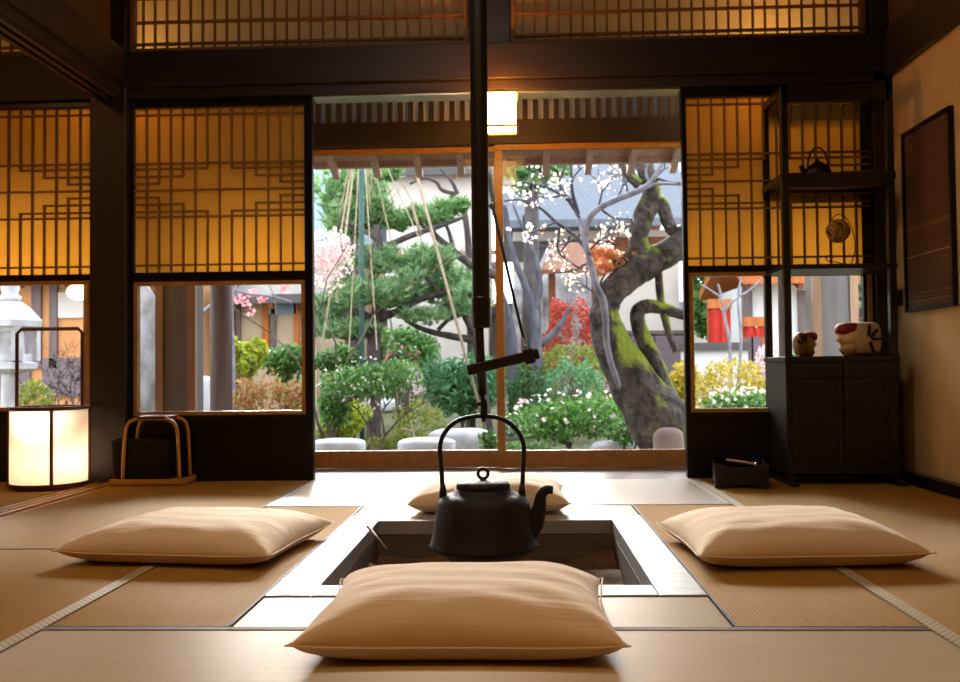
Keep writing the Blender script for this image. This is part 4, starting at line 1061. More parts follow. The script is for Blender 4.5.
house('pale walled house behind the roped pine', 372, 498, 176, 120, 15.5, 'pink_plaster', 'roof_dark', depth=4,
      wallbits=[(372, 498, 250, 256, 'tan_post', 'rail')], over=.3)
house('blue grey sheet roofed shed behind the pink blossom branches', 296, 372, 245, 165, 15.8, 'tan_plaster', 'roof_sheet', depth=3, over=.5)
house('tan walled house with orange posts and dark eaves behind the russet hedge', 215, 325, 304, 268, 12.2, 'tan_plaster', 'roof_dark', depth=3, over=.4,
      wallbits=[(262, 268.5, 300, 362, 'orange_wood', 'post'), (271, 275, 303, 362, 'purple_post', 'post'), (294, 299, 303, 362, 'orange_wood', 'post'), (236, 240, 303, 362, 'purple_post', 'post'), (268, 296, 303, 314, 'roof_sheet', 'window_band')])
house('orange plastered outbuilding with dark posts behind the stone lantern', -330, 200, 288, 240, 11.6, 'orange_plaster', 'roof_dark', depth=3, over=.4,
      wallbits=[(31, 41, 275, 368, 'purple_post', 'post'), (49, 57, 275, 368, 'purple_post', 'post'), (42, 84, 358, 396, 'purple_boards', 'board_panel'), (-20, 30, 330, 400, 'purple_boards', 'board_panel'), (58, 84, 292, 318, 'pink_plaster', 'window_band'), (150, 156, 290, 380, 'purple_post', 'post')])
house('orange roofed tea hut at the garden corner behind the cabinet', 744, 860, 284, 258, 11.5, 'white_plaster', 'orange_wood', depth=2.4, over=.4,
      wallbits=[(744, 752, 285, 372, 'purple_post', 'post'), (752, 772, 330, 372, 'purple_boards', 'board_panel'), (800, 806, 290, 372, 'purple_post', 'post')])
# small gate with wooden underside
g0, g1 = at(538, 277, 13.2), at(606, 240, 13.2)
gt_ = thing('garden_gate', ((g0.x + g1.x) / 2, 13.4, gz(0, 13.4)), 'small gate with brown boarded roof behind the red maple', 'gate')
MB().add([(g0.x, 12.8, g0.z), (g1.x, 12.8, g0.z + .02), (g1.x - .05, 14.0, g1.z), (g0.x + .22, 14.0, g1.z), (g0.x, 12.8, g0.z + .06), (g1.x, 12.8, g0.z + .08), (g1.x - .05, 14.0, g1.z + .08), (g0.x + .22, 14.0, g1.z + .08)],
         [(3, 2, 1, 0), (4, 5, 6, 7), (0, 1, 5, 4), (1, 2, 6, 5), (2, 3, 7, 6), (3, 0, 4, 7)]).build('roof', 'brown_boards', gt_)
for x_ in (g0.x + .2, g1.x - .15): MB().box(x_ - .05, x_ + .05, 13.3, 13.4, gz(0, 12.6) - .1, g0.z + .12).build('post', 'brown_boards', gt_)
MB().bar((g0.x, 12.78, g0.z - .0), (g0.x + .24, 14.02, g1.z + .02), .07, .12).build('barge_board', 'purple_post', gt_)
# stone retaining blocks
def rock(label, px0, px1, py0, py1, Y, mt, name='garden_stone', noise=.05, power=.8, group=None, seed=0, depth=.7):
    c, r = shell('', px0, px1, py0, py1, Y, depth); random.seed(seed + int(px0))
    low = gz(c[0], Y) - .03
    t = MB().blob(c, r, 18, 12, noise, power)
    o = t.build(name, mt, smooth=True, subsurf=1)
    top = c[2] + r[2]
    if c[2] - r[2] > low + .02:                       # reach the ground
        for v in o.data.vertices:
            if v.co.z < c[2]: v.co.z = low + (v.co.z - (c[2] - r[2])) / r[2] * (c[2] - low)
    return tag(o, label, 'stone', group)
rock('tall grey rock face behind the wide grey post', 112, 162, 282, 416, 9.2, 'stone_grey', noise=.09)
for i, (a_, b2, c2_, d2_) in enumerate(((512, 545, 276, 345), (538, 568, 270, 340), (562, 596, 272, 340))):
    rock(['large grey boulder between the forked grey trunks', 'grey boulder directly left of the red maple top', 'grey boulder just above the red maple'][i], a_, b2, c2_, d2_, 14.4 + .05 * i, 'stone_grey', noise=.08)
rock('flat white pillow like stone at the left end of the glass door', 312, 366, 438, 450, 7.0, 'stone_white', noise=.05, power=.75)
rock('flat white pillow like stone just left of the kettle handle', 397, 456, 437, 450, 7.0, 'stone_white', noise=.05, power=.75)
rock('wide flat grey stone behind the kettle handle', 428, 494, 428, 448, 7.9, 'stone_pale', noise=.04, power=.65)
rock('rounded pinkish stone at the foot of the old mossy tree', 653, 684, 427, 452, 6.3, 'stone_pink', noise=.03)
rock('low white stone under the flowering camellia at the right', 590, 650, 440, 456, 7.4, 'stone_white', noise=.04, power=.65)
rock('pale stone slab left of the flowering camellia', 502, 530, 418, 432, 9.9, 'stone_white', noise=.05, power=.65)
rock('pale stone slab behind the branching shrub', 352, 398, 398, 409, 12.6, 'stone_white', noise=.05, power=.65)
rock('white stone between camellia and old tree', 614, 642, 414, 426, 10.4, 'stone_white', noise=.06, power=.7)
rock('pale round boulder between the two veranda posts', 193, 216, 376, 418, 9.6, 'stone_white', noise=.06)
# ---- old mossy tree
YO = 6.6
O = lambda px, py, dy=0.0: at(px, py, YO + dy)
r1 = YO / F
om = thing('old_plum_tree', O(662, 452), 'massive old leaning tree with mossy bark at the right of the garden view', 'tree')
om.location.z = gz(om.location.x, YO)
def limb(parent, pts, rads, name='branch', mt='bark_moss', k=6, n=12, knob=.09):
    p_ = smooth([O(*q) for q in pts], k); r_ = interp([x * r1 for x in rads], k)
    return MB().tube(p_, r_, n, knob=knob).build(name, mt, parent, smooth=True, subsurf=1 if rads[0] > 8 else 0)
random.seed(3)
limb(om, [(694, 492, .1), (672, 442), (642, 395), (616, 352), (605, 320), (609, 296), (630, 276), (652, 262), (678, 247), (712, 230)], [42, 33, 27, 20, 15.5, 14, 14.5, 14.5, 14, 12], 'trunk', n=22)
limb(om, [(650, 266), (638, 240), (644, 215), (652, 190), (645, 168), (638, 140)], [12, 10, 11, 10, 9, 7])
limb(om, [(648, 212), (660, 202), (668, 222), (676, 232), (692, 226)], [8, 7, 6.5, 6, 5])
limb(om, [(640, 236), (630, 256), (612, 262)], [7, 6, 4])
limb(om, [(640, 185), (626, 172), (616, 150)], [6, 4, 3])
limb(om, [(676, 436), (668, 400), (654, 362), (640, 330), (638, 312), (648, 306), (668, 310), (692, 318)], [13, 11, 9, 8, 8, 7.5, 6, 5])
limb(om, [(658, 268), (661, 300), (668, 330), (676, 352)], [4, 4, 3.6, 3], name='prop_branch')
limb(om, [(606, 322, -.25), (603, 300, -.3), (597, 288, -.3), (590, 262, -.2), (583, 232, -.1), (579, 216, 0)], [3.2, 3.6, 3.5, 3.2, 2.8, 2.4], mt='bark_pale', n=8)
limb(om, [(626, 402, -.02), (614, 372, -.2), (607, 345, -.22), (606, 322, -.25)], [2, 3, 3.2, 3.2], mt='bark_pale', n=8)
limb(om, [(585, 236, -.1), (592, 214, -.1), (615, 200, -.1), (642, 189, -.1), (655, 176, -.1), (664, 160, -.1)], [3, 3.4, 3.2, 3, 2.4, 1.8], mt='bark_pale', n=8)
limb(om, [(640, 191, -.1), (656, 184, -.1), (676, 184, -.1), (700, 186, -.1)], [2.2, 1.8, 1.6, 1.2], mt='bark_pale', n=7)
limb(om, [(579, 217, 0), (568, 200), (548, 188), (522, 182)], [2.2, 1.9, 1.5, 1], mt='bark_grey', n=7)
limb(om, [(579, 217, 0), (572, 190), (571, 165), (569, 140)], [2.2, 1.8, 1.5, 1.2], mt='bark_grey', n=7)
limb(om, [(562, 196), (560, 180), (568, 160)], [1.5, 1.3, 1], mt='bark_grey', n=6)
limb(om, [(590, 255, -.2), (575, 236), (556, 222), (540, 208), (520, 200), (504, 201)], [2.2, 2, 1.7, 1.4, 1.1, .9], mt='bark_grey', n=7)
limb(om, [(560, 226), (558, 250), (570, 262), (586, 272)], [1.3, 1.2, 1, .8], mt='bark_grey', n=6)
limb(om, [(650, 184, -.1), (646, 172, -.1), (650, 155, -.1)], [1.6, 1.3, 1], mt='bark_pale', n=6)
tw = MB(); twp = []
random.seed(11)
for (sx0, sy0, dx_, dy_) in ((579, 217, -14, -20), (572, 200, -12, -12), (560, 196, -16, 2), (556, 222, -18, 8), (540, 208, -14, -10), (590, 262, -16, 10), (590, 250, 12, -12), (597, 210, 6, -22), (615, 200, 10, -18), (628, 194, -6, -22), (600, 208, 16, 12), (583, 232, -20, 14), (572, 182, 10, -16), (570, 236, -10, 18), (548, 188, -8, -14), (585, 240, 14, 4), (604, 300, -22, -16), (598, 290, 10, -22), (645, 170, -24, 6), (650, 180, 18, -14), (655, 178, 22, 6), (668, 226, 16, 14), (640, 215, -20, 12), (646, 235, -18, -6), (630, 256, -16, 8)):
    p0 = O(sx0, sy0, -.05); dd = O(sx0 + dx_, sy0 + dy_, random.uniform(-.2, .2)) - p0
    fork(tw, p0, dd.normalized(), dd.length * .8, .009, 2); twp.append(p0 + dd * 1.3)
tw.build('twigs', 'bark_grey', om)
# blossoms / backlit leaves caught on the twigs
fb = []
for q in ((541, 226), (562, 228), (558, 235), (566, 241), (556, 246), (530, 223), (520, 229), (508, 231), (571, 180), (580, 178), (555, 184), (600, 192), (595, 250), (600, 238), (612, 236), (588, 244), (505, 190), (511, 194)):
    c_ = O(*q); rr = random.uniform(2.5, 5.5) * r1; fb.append((tuple(c_), (rr, rr, rr)))
for p0 in twp[:18]: fb.append((tuple(p0), (.1, .1, .1)))
foliage('blossoms', fb, 460, .034, 'blossom_glint_white', om, .9, .1)
fb = [(tuple(O(*q)), (8 * r1, 8 * r1, 6 * r1)) for q in ((622, 262), (634, 256), (610, 268), (600, 262), (604, 252), (616, 256), (640, 252), (596, 272), (592, 252))]
foliage('pale_leaves', fb, 800, .04, 'peach_leaf', om, .8, .1)
# ---- forked grey trees
def small_tree(label, Y, limbs, mt, name='bare_tree', leaf=None):
    b0 = at(limbs[0][0][0][0], limbs[0][0][0][1], Y); t = thing(name, (b0.x, Y, gz(b0.x, Y)), label, 'tree')
    for i, (pts, rads) in enumerate(limbs):
        pp = [at(*q, Y) for q in pts]
        if i == 0: pp[0] = Vector((pp[0].x, Y, gz(pp[0].x, Y) - .05))
        MB().tube(smooth(pp, 5), interp([x * Y / F for x in rads], 5), 9, knob=.08).build('trunk' if i == 0 else 'branch', mt, t, smooth=True)
    return t
small_tree('slender grey forked tree seen just right of the glass door edge', 10.8, [
    ([(537, 385), (536, 345), (533, 310), (525, 285), (514, 258), (509, 235), (505, 205)], [6.5, 5.6, 5, 3.8, 3.2, 2.8, 2.2]),
    ([(534, 308), (540, 290), (536, 262), (528, 238), (524, 215)], [3.8, 3.2, 3, 2.4, 2]), ([(510, 240), (503, 222), (502, 200)], [2, 1.6, 1.2]), ([(527, 236), (520, 222), (513, 204)], [2, 1.4, 1])], 'bark_grey')
small_tree('grey curving trunk partly hidden behind the glass door edge', 11.2, [
    ([(516, 400), (512, 345), (508, 318), (500, 292), (494, 262)], [6.5, 6, 5, 4, 3.2]), ([(540, 345), (552, 335), (562, 322), (570, 306)], [4.4, 3.6, 2.6, 1.2])], 'bark_grey')
small_tree('dark trunk with a low arching branch at the pole', 9.6, [
    ([(490, 400), (478, 350), (466, 318), (458, 300)], [5, 4.5, 3.5, 2.5]), ([(498, 276), (478, 268), (462, 258), (447, 246), (436, 236), (428, 222)], [4.6, 4.6, 4.2, 3.6, 3, 2]),
    ([(476, 340), (450, 336), (425, 330), (405, 320)], [4, 3.6, 2.8, 2]), ([(438, 330), (448, 320), (460, 312)], [2.4, 2, 1.6]), ([(455, 255), (449, 232), (444, 222)], [2.6, 2, 1.5])], 'bark_dark')
# branches at the top centre left
small_tree('crooked mossy branch tree above the pine, behind the hanging pole', 10.2, [
    ([(472, 400), (470, 300), (468, 240), (462, 205), (450, 196)], [4, 3.6, 3.4, 3, 2.4]), ([(456, 194), (442, 190), (436, 182), (424, 178), (410, 184)], [2.2, 2, 1.8, 1.6, 1.2]), ([(458, 194), (452, 182), (446, 174), (440, 168)], [2, 1.8, 1.5, 1.2])], 'bark_dark')
# ---- roped pine
YP = 9.4
PP = lambda px, py, dy=0.: at(px, py, YP + dy)
rp1 = YP / F
pn = thing('garden_pine', (PP(372, 400).x, YP, gz(PP(372, 400).x, YP)), 'spreading green pine with layered needle pads under straw snow ropes', 'tree')
def plimb(pts, rads, name='branch', mt='bark_dark'):
    MB().tube(smooth([PP(*q) for q in pts], 5), interp([x * rp1 for x in rads], 5), 9, knob=.1).build(name, mt, pn, smooth=True)
b0 = PP(373, 400); 
MB().tube(smooth([Vector((b0.x, YP, gz(b0.x, YP) - .05)), PP(374, 350), PP(374, 325), PP(378, 305), PP(372, 285), PP(380, 255), PP(376, 225)], 5), interp([x * rp1 for x in (8, 7, 7, 6, 5, 4, 3)], 5), 10, knob=.1).build('trunk', 'bark_dark', pn, smooth=True)
plimb([(374, 322), (355, 312), (340, 322), (326, 330)], [5, 4, 3, 2]); plimb([(376, 318), (396, 312), (420, 300), (446, 292)], [5, 4, 3, 2])
plimb([(372, 335), (350, 338), (334, 336)], [3, 2.4, 1.6]); plimb([(378, 250), (410, 236), (440, 226), (466, 216)], [3.4, 3, 2.4, 1.6]); plimb([(378, 240), (356, 226), (340, 222)], [3, 2.2, 1.4])
plimb([(418, 302), (416, 288), (426, 278), (442, 296)], [2.6, 2.2, 2, 1.4])
pads = [((372, 293), (46, 17)), ((335, 310), (26, 20)), ((352, 330), (34, 11)), ((400, 298), (26, 14)), ((388, 262), (18, 18)), ((350, 225), (24, 22)), ((375, 215), (22, 22)), ((400, 222), (24, 12)), ((430, 218), (32, 14)), ((452, 208), (22, 10)),
        ((440, 285), (28, 26)), ((420, 262), (22, 18)), ((462, 290), (22, 24)), ((472, 300), (22, 20)), ((338, 262), (22, 14)), ((425, 318), (30, 10)), ((357, 190), (10, 16)), ((390, 176), (14, 8)), ((326, 330), (18, 12)), ((410, 282), (16, 12)), ((444, 258), (16, 12)), ((366, 258), (10, 14)), ((455, 312), (20, 10))]
for i, ((a_, b2), (rx_, ry_)) in enumerate(pads):
    c_ = PP(a_, b2, random.uniform(-.25, .25))
    needles('needle_pad', [(tuple(c_), (rx_ * rp1 * .9, rx_ * rp1 * .75, ry_ * rp1 * .85))], int(rx_ * ry_ * .36), .1, 'needle_bright' if b2 < 240 else 'needle', pn)
# rope pole and ropes
pk = PP(367, 330); apex = PP(367, 118)
po = thing('rope_pole', (pk.x, YP, gz(pk.x, YP)), 'tall dark green pole rising from the middle of the roped pine', 'pole')
MB().tube([(pk.x, YP - .35, gz(pk.x, YP) - .1), (apex.x, YP - .35, apex.z)], 2.6 * rp1, 10).build('shaft', 'green_pole', po, smooth=True)
ends = [(322, 345, -.6), (336, 300, -.9), (342, 268, -.7), (330, 262, .3), (349, 352, -.9), (377, 350, -1.0), (379, 300, .5), (391, 240, -.3), (404, 233, .6), (392, 330, .8), (419, 238, -.5), (446, 262, .2), (354, 280, .7), (359, 300, -.2)]
for i, (ex, ey, dy) in enumerate(ends):
    e_ = PP(ex, ey, dy)
    tag(MB().tube([(apex.x, YP - .35, apex.z - .02), tuple(e_)], (.95 if i % 3 == 0 else .6) * rp1, 6).build('straw_rope', 'straw_rope'), 'straw snow rope stretched from the green pole down to a pine branch', 'rope', 'snow ropes of the pine')
for i, (p0, p1, lab) in enumerate((((417, 176), (478, 352), 'long tan prop pole leaning beside the hanging pole'), ((412, 205), (421, 236), 'short tan prop pole under the upper pine pad'))):
    a_, b2 = at(*p0, 9.0), at(*p1, 9.0)
    if i == 0: b2.z = gz(b2.x, 9.0) - .05; b2.x = at(492, 395, 9.0).x
    tag(MB().tube([a_, b2], 1.5 * 9 / F, 8).build('prop_pole', 'pole_tan', smooth=True), lab, 'pole')
# ---- shrubs in the main view
shrub('glossy camellia bush with white and pink flowers under the old tree', 508, 650, 386, 449, 7.8, 'leaf_camellia', 2900, .06, name='camellia_bush', lumps=7, lo=.35, k=6, flowers=[('blossom_glint_white', 110, .036), ('blossom_pink', 26, .055)], stem_r=.02)
shrub('branching green shrub with visible brown stems beside the white stone', 322, 424, 356, 410, 7.9, 'leaf_mid', 1500, .06, lumps=6, lo=.3, k=8, flowers=[('blossom_pink', 12, .05), ('blossom_glint_white', 110, .03)], stem_r=.016)  # white specks are leaf glints made as small pale quads
shrub('yellow green bush behind the flat stone at the far left', 316, 372, 396, 446, 8.6, 'leaf_yellowgreen', 1600, .05, lumps=4, lo=.4)
shrub('small light green shrub at the edge of the left screen', 314, 350, 376, 440, 8.0, 'leaf_mid', 800, .055, lumps=3, lo=.2)
shrub('rounded olive bush behind the kettle handle', 386, 450, 398, 446, 8.9, 'leaf_olive', 2200, .045, dome=True, lo=.7)
shrub('feathery deep green shrub behind the hanging hook', 420, 506, 346, 430, 10.0, 'leaf_teal', 2600, .12, lumps=5, lo=.35, aspect=.22)
shrub('bright green shrub below the pine trunk', 380, 440, 322, 380, 10.6, 'leaf_mid', 2000, .07, lumps=5, lo=.4)
shrub('light green shrub left of the pine trunk', 316, 366, 336, 384, 10.4, 'leaf_mid', 1500, .07, lumps=4, lo=.4)
shrub('dark green clipped shrub beside the glass door edge', 504, 552, 366, 424, 9.8, 'leaf_dark', 2000, .05, pw=.75, dome=True, lo=.7)
shrub('blue green clipped dome behind the camellia', 538, 604, 360, 412, 10.4, 'leaf_teal', 3400, .045, pw=.75, dome=True, lo=.8)
shrub('olive clipped mound below the red maple', 534, 606, 343, 384, 11.1, 'leaf_olive', 3000, .05, pw=.75, dome=True, lo=.8)
shrub('olive green shrub left of the mound, behind the lever', 500, 545, 350, 392, 11.4, 'leaf_olive', 1500, .06, lumps=3, lo=.4)
shrub('flaming red dome shaped maple behind the old trunk', 544, 606, 299, 388, 11.9, 'leaf_red', 7000, .055, name='red_maple', dome=True, lo=.8, pw=.6)
shrub('low green shrub under the old tree, beside the pinkish stone', 600, 652, 414, 450, 7.2, 'leaf_mid', 800, .045, lumps=3, lo=.3)
shrub('bright yellow leaved shrub squeezed behind the old trunk', 662, 700, 356, 416, 8.6, 'leaf_yellow', 900, .055, lumps=3, lo=.3)
shrub('pink blossoming bush at the left edge of the glass', 304, 352, 228, 292, 8.4, 'blossom_pink', 620, .04, flowers=[('blossom_glint_white', 260, .04)], aspect=.9, name='blossoming_shrub', lumps=4, lo=.2, k=6)
shrub('pink flowered shrub beside the pine trunk', 384, 420, 344, 386, 9.6, 'leaf_mid', 700, .06, lumps=3, lo=.3, flowers=[('blossom_deep', 50, .06)])
shrub('small fresh green plant at the right of the wide flat stone', 478, 500, 430, 450, 7.4, 'leaf_mid', 160, .06, lo=.1, k=3)
shrub('low mossy ground cover between the flat stones and the camellia', 484, 560, 440, 456, 8.4, 'leaf_mid', 900, .045, name='ground_cover', lumps=4, lo=.2, k=3)
shrub('low pale green ground cover behind the two flat stones', 340, 430, 434, 452, 9.2, 'leaf_olive', 1100, .05, name='ground_cover', lumps=5, lo=.2, k=3)
shrub('low green ground cover in front of the blue green dome', 520, 610, 410, 432, 9.4, 'leaf_mid', 1100, .05, name='ground_cover', lumps=5, lo=.2, k=3)
# grass blades curling by the flat stone
gc = at(416, 440, 7.1); t = thing('grass_tuft', (gc.x, 7.1, gz(gc.x, 7.1)), 'few pale curling grass blades behind the white flat stone', 'grass tuft')
for k_, (ax, ay, bx, by) in enumerate(((414, 432, 421, 426), (412, 431, 402, 429), (413, 434, 411, 420))):
    MB().tube(smooth([(gc.x + .01 * k_, 7.1, gz(gc.x, 7.1)), at(414, 440, 7.1), at(ax, ay, 7.1), at(bx, by, 7.1)], 4), .006, 5).build('blade', 'straw_rope', t)
# ---- shrubs and stones in the low panes
shrub('russet clipped hedge seen in the pane above the black box', 226, 312, 374, 432, 8.4, 'leaf_russet', 3400, .05, lo=.65, pw=.75, dome=True, depth=.5)
shrub('yellow green leafy shrub behind the round veranda post', 226, 266, 336, 386, 9.6, 'leaf_yellowgreen', 1100, .08, lumps=4, lo=.3)
shrub('dark green shrub at the tan house wall', 262, 312, 342, 390, 10.0, 'leaf_mid', 1300, .07, lumps=4, lo=.3)
shrub('low round green bush at the stone lantern foot', 12, 56, 378, 420, 8.0, 'leaf_olive', 1300, .05, lo=.55, dome=True)
shrub('wispy bare shrub behind the lantern handle', 46, 84, 348, 410, 9.0, 'stem_brown', 200, .05, lo=.2, k=12)
shrub('golden yellow clipped mound in the pane beside the cabinet', 690, 772, 358, 412, 9.0, 'leaf_yellow', 3200, .05, lo=.7, pw=.75, dome=True)
shrub('white flowered green shrub at the bottom of the cabinet side pane', 700, 786, 386, 424, 7.6, 'leaf_mid', 1500, .05, lo=.4, lumps=4, flowers=[('blossom_glint_white', 120, .045)])
shrub('pink blossoming dome beside the tea hut', 748, 790, 340, 396, 10.2, 'blossom_pink', 1500, .06, name='blossoming_shrub', dome=True, lo=.6)
shrub('pale green shrub behind the carved heads', 786, 824, 330, 410, 9.4, 'leaf_mid', 1200, .06, lumps=4, lo=.3)
shrub('leafy shrub seen at the far edge behind the larger carved head', 846, 890, 330, 410, 9.6, 'leaf_mid', 1000, .06, lumps=3, lo=.3)
small_tree('pale bare branches arching over the tan house', 8.8, [([(236, 430), (233, 350), (232, 310), (236, 288), (246, 278)], [2.4, 2, 1.8, 1.4, 1]), ([(233, 312), (222, 326), (214, 340)], [1.4, 1.1, .8]), ([(236, 290), (250, 294), (270, 296), (292, 302)], [1.6, 1.6, 1.4, 1]), ([(234, 298), (214, 304), (196, 318)], [2.6, 2.4, 2])], 'bark_pale')
small_tree('thin dark forked tree in front of the red cloths', 9.6, [([(732, 400), (730, 350), (725, 320), (722, 300), (718, 284)], [2, 1.8, 1.6, 1.3, 1]), ([(724, 312), (734, 300), (750, 290), (760, 280)], [1.6, 1.4, 1.1, .8]), ([(738, 390), (741, 340), (738, 300), (742, 274)], [1.8, 1.6, 1.2, .9]), ([(722, 298), (710, 290), (700, 284)], [1, .9, .7])], 'bark_pale')
tb_ = []
for q in ((244, 296), (254, 292), (262, 298), (246, 304), (236, 300), (284, 288), (250, 312)): tb_.append((tuple(at(*q, 8.8)), (.05, .05, .04)))
bt = [o for o in bpy.data.objects if o.get('label') == 'pale bare branches arching over the tan house'][0]
foliage('pink_buds', tb_, 90, .04, 'blossom_deep', bt, .9, .1)
# stone lantern
YS = 7.6; sc_ = at(10, 340, YS); s_ = YS / F
sl_ = thing('stone_lantern', (sc_.x, YS, gz(sc_.x, YS)), 'pale carved stone lantern outside the pane behind the glowing lantern', 'stone lantern')
Zs = lambda py: at(10, py, YS).z; gl_ = gz(sc_.x, YS)
MB().lathe([(20 * s_, gl_ - .03), (20 * s_, gl_ + .06), (9 * s_, gl_ + .09), (8 * s_, Zs(372)), (10 * s_, Zs(371))], (sc_.x, YS, 0), 20).build('shaft', 'stone_pale', sl_, smooth=False)
MB().lathe([(12 * s_, Zs(374)), (29 * s_, Zs(369)), (29 * s_, Zs(363)), (18 * s_, Zs(361))], (sc_.x, YS, 0), 6).build('platform', 'stone_pale', sl_)
lbx_ = MB()
w_ = 17 * s_
for sx_ in (-1, 1):
    for sy_ in (-1, 1): lbx_.box(sc_.x + sx_ * w_ - 4 * s_, sc_.x + sx_ * w_ + 4 * s_, YS + sy_ * w_ - 4 * s_, YS + sy_ * w_ + 4 * s_, Zs(361), Zs(327))
lbx_.box(sc_.x - w_, sc_.x + w_, YS - w_, YS + w_, Zs(361), Zs(354)); lbx_.box(sc_.x - w_, sc_.x + w_, YS - w_, YS + w_, Zs(332), Zs(327)); lbx_.box(sc_.x - w_ * .6, sc_.x + w_ * .6, YS - w_ * .6, YS + w_ * .6, Zs(354), Zs(332))
lbx_.build('light_chamber', 'stone_pale', sl_)
MB().lathe([(.001, Zs(330)), (33 * s_, Zs(327)), (34 * s_, Zs(321)), (22 * s_, Zs(309)), (12 * s_, Zs(302)), (.001, Zs(301))], (sc_.x, YS, 0), 6).build('cap', 'stone_pale', sl_)
MB().lathe([(.001, Zs(303)), (9 * s_, Zs(302)), (11 * s_, Zs(297)), (7 * s_, Zs(294)), (9 * s_, Zs(288)), (6 * s_, Zs(280)), (.001, Zs(274))], (sc_.x, YS, 0), 16).build('jewel', 'stone_pale', sl_, smooth=True)
# oval lamp under the eave at the left
yo_ = YG + .9; ol = at(79, 292, yo_); ro = 12 / F * yo_
oz = thing('oval_eave_lamp', (ol.x, yo_, ol.z), 'glowing oval paper lamp hung under the eave above the stone lantern', 'lamp')
MB().blob(ol, (ro, ro, ro * .72), 20, 12).build('paper_shade', 'lamp_paper_garden', oz, smooth=True)
MB().tube([(ol.x, yo_, ol.z + ro * .7), (ol.x, yo_, 2.1)], .005, 6).build('cord', 'soot_wood', oz)
MB().lathe([(ro * .35, ol.z + ro * .62), (ro * .2, ol.z + ro * .8)], (ol.x, yo_, 0), 12).build('cap', 'soot_wood', oz)
# low plaster wall, red cloths
a_, b2 = at(684, 365, 11.0), at(748, 350, 11.0)
lw_ = thing('low_garden_wall', ((a_.x + b2.x) / 2, 11.1, gz(0, 11)), 'low pale garden wall with dark coping under the red cloths', 'wall')
MB().box(a_.x, b2.x, 11.0, 11.2, gz(a_.x, 11) - .1, b2.z).build('plaster_face', 'white_plaster', lw_)
MB().box(a_.x - .02, b2.x + .02, 10.94, 11.26, b2.z, b2.z + .09).build('coping', 'roof_dark', lw_)
for i, (q0, q1, p0, p1, lab) in enumerate(((710, 730, 304, 341, 'tall red cloth banner standing on the low garden wall'), (745, 764, 322, 337, 'small red cloth bundle at the tea hut rail'))):
    u, v = at(q0, p1, 11.1), at(q1, p0, 11.1)
    t = thing('red_banner', ((u.x + v.x) / 2, 11.1, u.z), lab, 'banner')
    n_ = 10; vs = []
    for k in range(n_ + 1):
        x_ = u.x + (v.x - u.x) * k / n_; y_ = 11.1 + .02 * math.sin(k * 1.7)
        vs += [(x_, y_, min(u.z, b2.z + .09) if i == 0 else u.z), (x_, y_, v.z - (.08 if k % 3 == 0 else 0.04)), (x_, y_ + .03, min(u.z, b2.z + .09) if i == 0 else u.z), (x_, y_ + .03, v.z - (.08 if k % 3 == 0 else .04))]
    fs = []
    for k in range(n_):
        o = k * 4; fs += [(o, o + 4, o + 5, o + 1), (o + 2, o + 3, o + 7, o + 6), (o + 1, o + 5, o + 7, o + 3), (o, o + 2, o + 6, o + 4)]
    MB().add(vs, fs).build('cloth', 'red_cloth', t)
    MB().box(u.x - .02, v.x + .02, 11.085, 11.145, v.z - .05, v.z + .06).build('hanging_bar', 'orange_wood', t)
    for x_ in (u.x, v.x): MB().box(x_ - .015, x_ + .015, 11.15, 11.18, (b2.z + .09) if i == 0 else gz(x_, 11.1), v.z).build('support', 'orange_wood', t)
# ---- trees far behind
def far_tree(label, px, py0, py1, Y, w, mt='leaf_far', n=2600):
    c_ = at(px, (py0 + py1) / 2, Y); hh_ = (at(px, py0, Y).z - at(px, py1, Y).z) / 2; ww = w / 2 * Y / F
    t = thing('leafy_tree', (c_.x, Y, gz(c_.x, Y)), label, 'tree', 'trees behind the garden')
    bl = [(tuple(c_), (ww * .7, ww * .6, hh_ * .7))] + [((c_.x + ww * .55 * math.cos(a), Y + ww * .4 * math.sin(a), c_.z + hh_ * random.uniform(-.4, .5)), (ww * .5, ww * .45, hh_ * .45)) for a in (0, 1.2, 2.4, 3.6, 4.9)]
    foliage('crown', bl, n, .2, mt, t, .55, .4)
    MB().tube([(c_.x, Y, gz(c_.x, Y) - .1), (c_.x + .05, Y, c_.z)], [.16, .08], 8).build('trunk', 'bark_dark', t, smooth=True)
far_tree('green treetop above the grey forked trunks', 528, 130, 205, 12.6, 78, 'leaf_far', 1500)
far_tree('green treetop behind the green rope pole', 352, 140, 262, 12.4, 80, 'leaf_far', 650)
far_tree('dark tree beside the pale walled house', 470, 130, 236, 21.0, 60, 'leaf_far', 1200)
far_tree('broad tree behind the left shed', 285, 150, 330, 20.5, 110)
far_tree('broad tree behind the outbuilding', 120, 130, 330, 19.8, 150)
far_tree('broad tree behind the tea hut', 770, 170, 330, 20.2, 130)
far_tree('dark leafy tree at the tea hut side', 714, 262, 350, 15.4, 56, 'leaf_mid', 1500)
far_tree('broad tree seen behind the cabinet corner', 860, 200, 350, 16.2, 110)

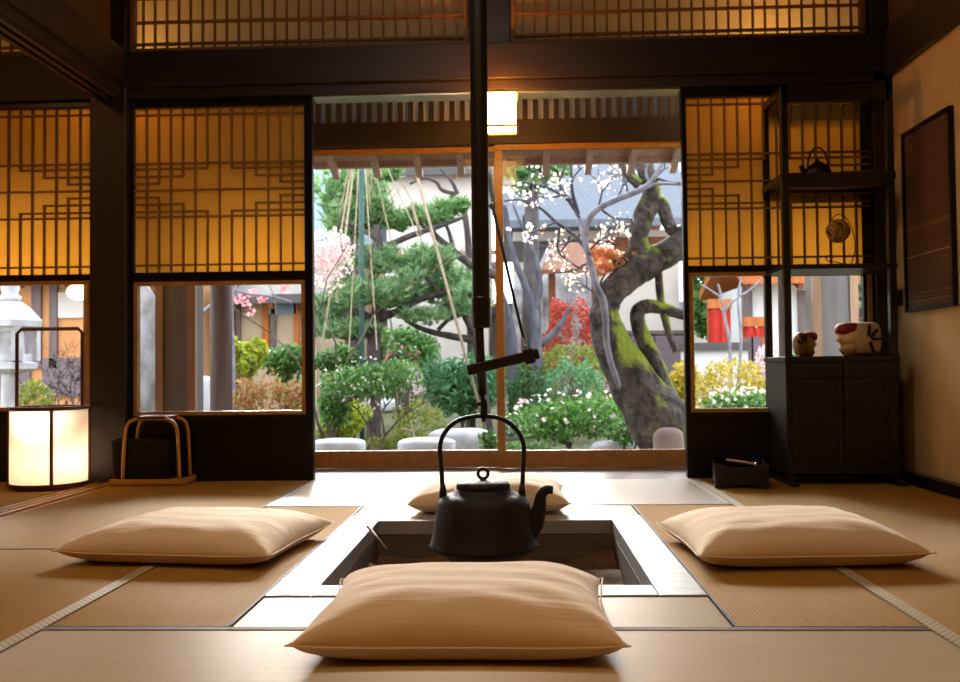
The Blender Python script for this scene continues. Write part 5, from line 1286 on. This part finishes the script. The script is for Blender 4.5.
# ------------------------------------------------------------------ light
wd = bpy.data.worlds.new('sky'); SC.world = wd; wd.use_nodes = True
nt = wd.node_tree; nt.nodes.clear(); L = nt.links.new
out = N(nt, 'ShaderNodeOutputWorld'); bg = N(nt, 'ShaderNodeBackground'); L(bg.outputs[0], out.inputs[0])
tc = N(nt, 'ShaderNodeTexCoord'); sp_ = N(nt, 'ShaderNodeSeparateXYZ'); L(tc.outputs['Generated'], sp_.inputs[0])
rp_ = N(nt, 'ShaderNodeValToRGB'); rp_.color_ramp.elements[0].position = .0; rp_.color_ramp.elements[1].position = .6
rp_.color_ramp.elements[0].color = (.92, .95, 1, 1); rp_.color_ramp.elements[1].color = (.78, .88, 1, 1)
L(sp_.outputs[2], rp_.inputs[0]); L(rp_.outputs[0], bg.inputs[0]); bg.inputs[1].default_value = 3.2
def light(name, kind, loc, energy, col, **kw):
    d = bpy.data.lights.new(name, kind); d.energy = energy; d.color = lin(col)[:3]
    o = bpy.data.objects.new(name, d); COL.objects.link(o); o.location = loc
    for k, v in kw.items():
        if k == 'rot': o.rotation_euler = v
        else: setattr(d, k, v)
    return o
el, az = math.radians(20), math.radians(7)
sun_dir = Vector((math.sin(az) * math.cos(el), -math.cos(az) * math.cos(el), -math.sin(el)))
light('sun', 'SUN', (0, 8, 8), 15.0, '#fffaf2', angle=math.radians(26), rot=sun_dir.to_track_quat('-Z', 'Y').to_euler())
light('room_fill', 'AREA', (-.2, .4, 2.6), 13, '#ffb545', size=.6)  # unseen warm fill light added overhead, no fixture modelled
light('hearth_fill', 'AREA', (-.35, 2.3, 2.66), 12, '#fff2e0', size=.5)  # unseen fill added to brighten the plaster wall, cushion tops and floor
light('wall_lamp_bulb', 'POINT', (c_lamp[0], c_lamp[1], c_lamp[2]), 13, '#ff8f2c', shadow_soft_size=.02)
light('next_room_lamp', 'AREA', (-3.2, 2.0, 2.6), 10, '#ffb066', size=.5)
light('veranda_fill', 'POINT', (-1.9, YW + .28, 2.0), 8, '#ffce8c', shadow_soft_size=.06)  # three unseen lights added to light screens and transoms from behind
light('veranda_fill', 'POINT', (1.2, YW + .28, 2.0), 8, '#ffce8c', shadow_soft_size=.06)
light('veranda_fill', 'POINT', (-3.4, YW + .28, 2.0), 8, '#ffce8c', shadow_soft_size=.06)

vs_ = SC.view_settings; vs_.view_transform = 'Standard'; vs_.look = 'None'; vs_.gamma = 1; vs_.exposure = 0.4; vs_.use_curve_mapping = False
SC.cycles.max_bounces = 8; SC.cycles.diffuse_bounces = 4; SC.cycles.glossy_bounces = 4; SC.cycles.transparent_max_bounces = 16; SC.cycles.transmission_bounces = 6
SC.cycles.caustics_reflective = False; SC.cycles.caustics_refractive = False; SC.cycles.sample_clamp_indirect = 6
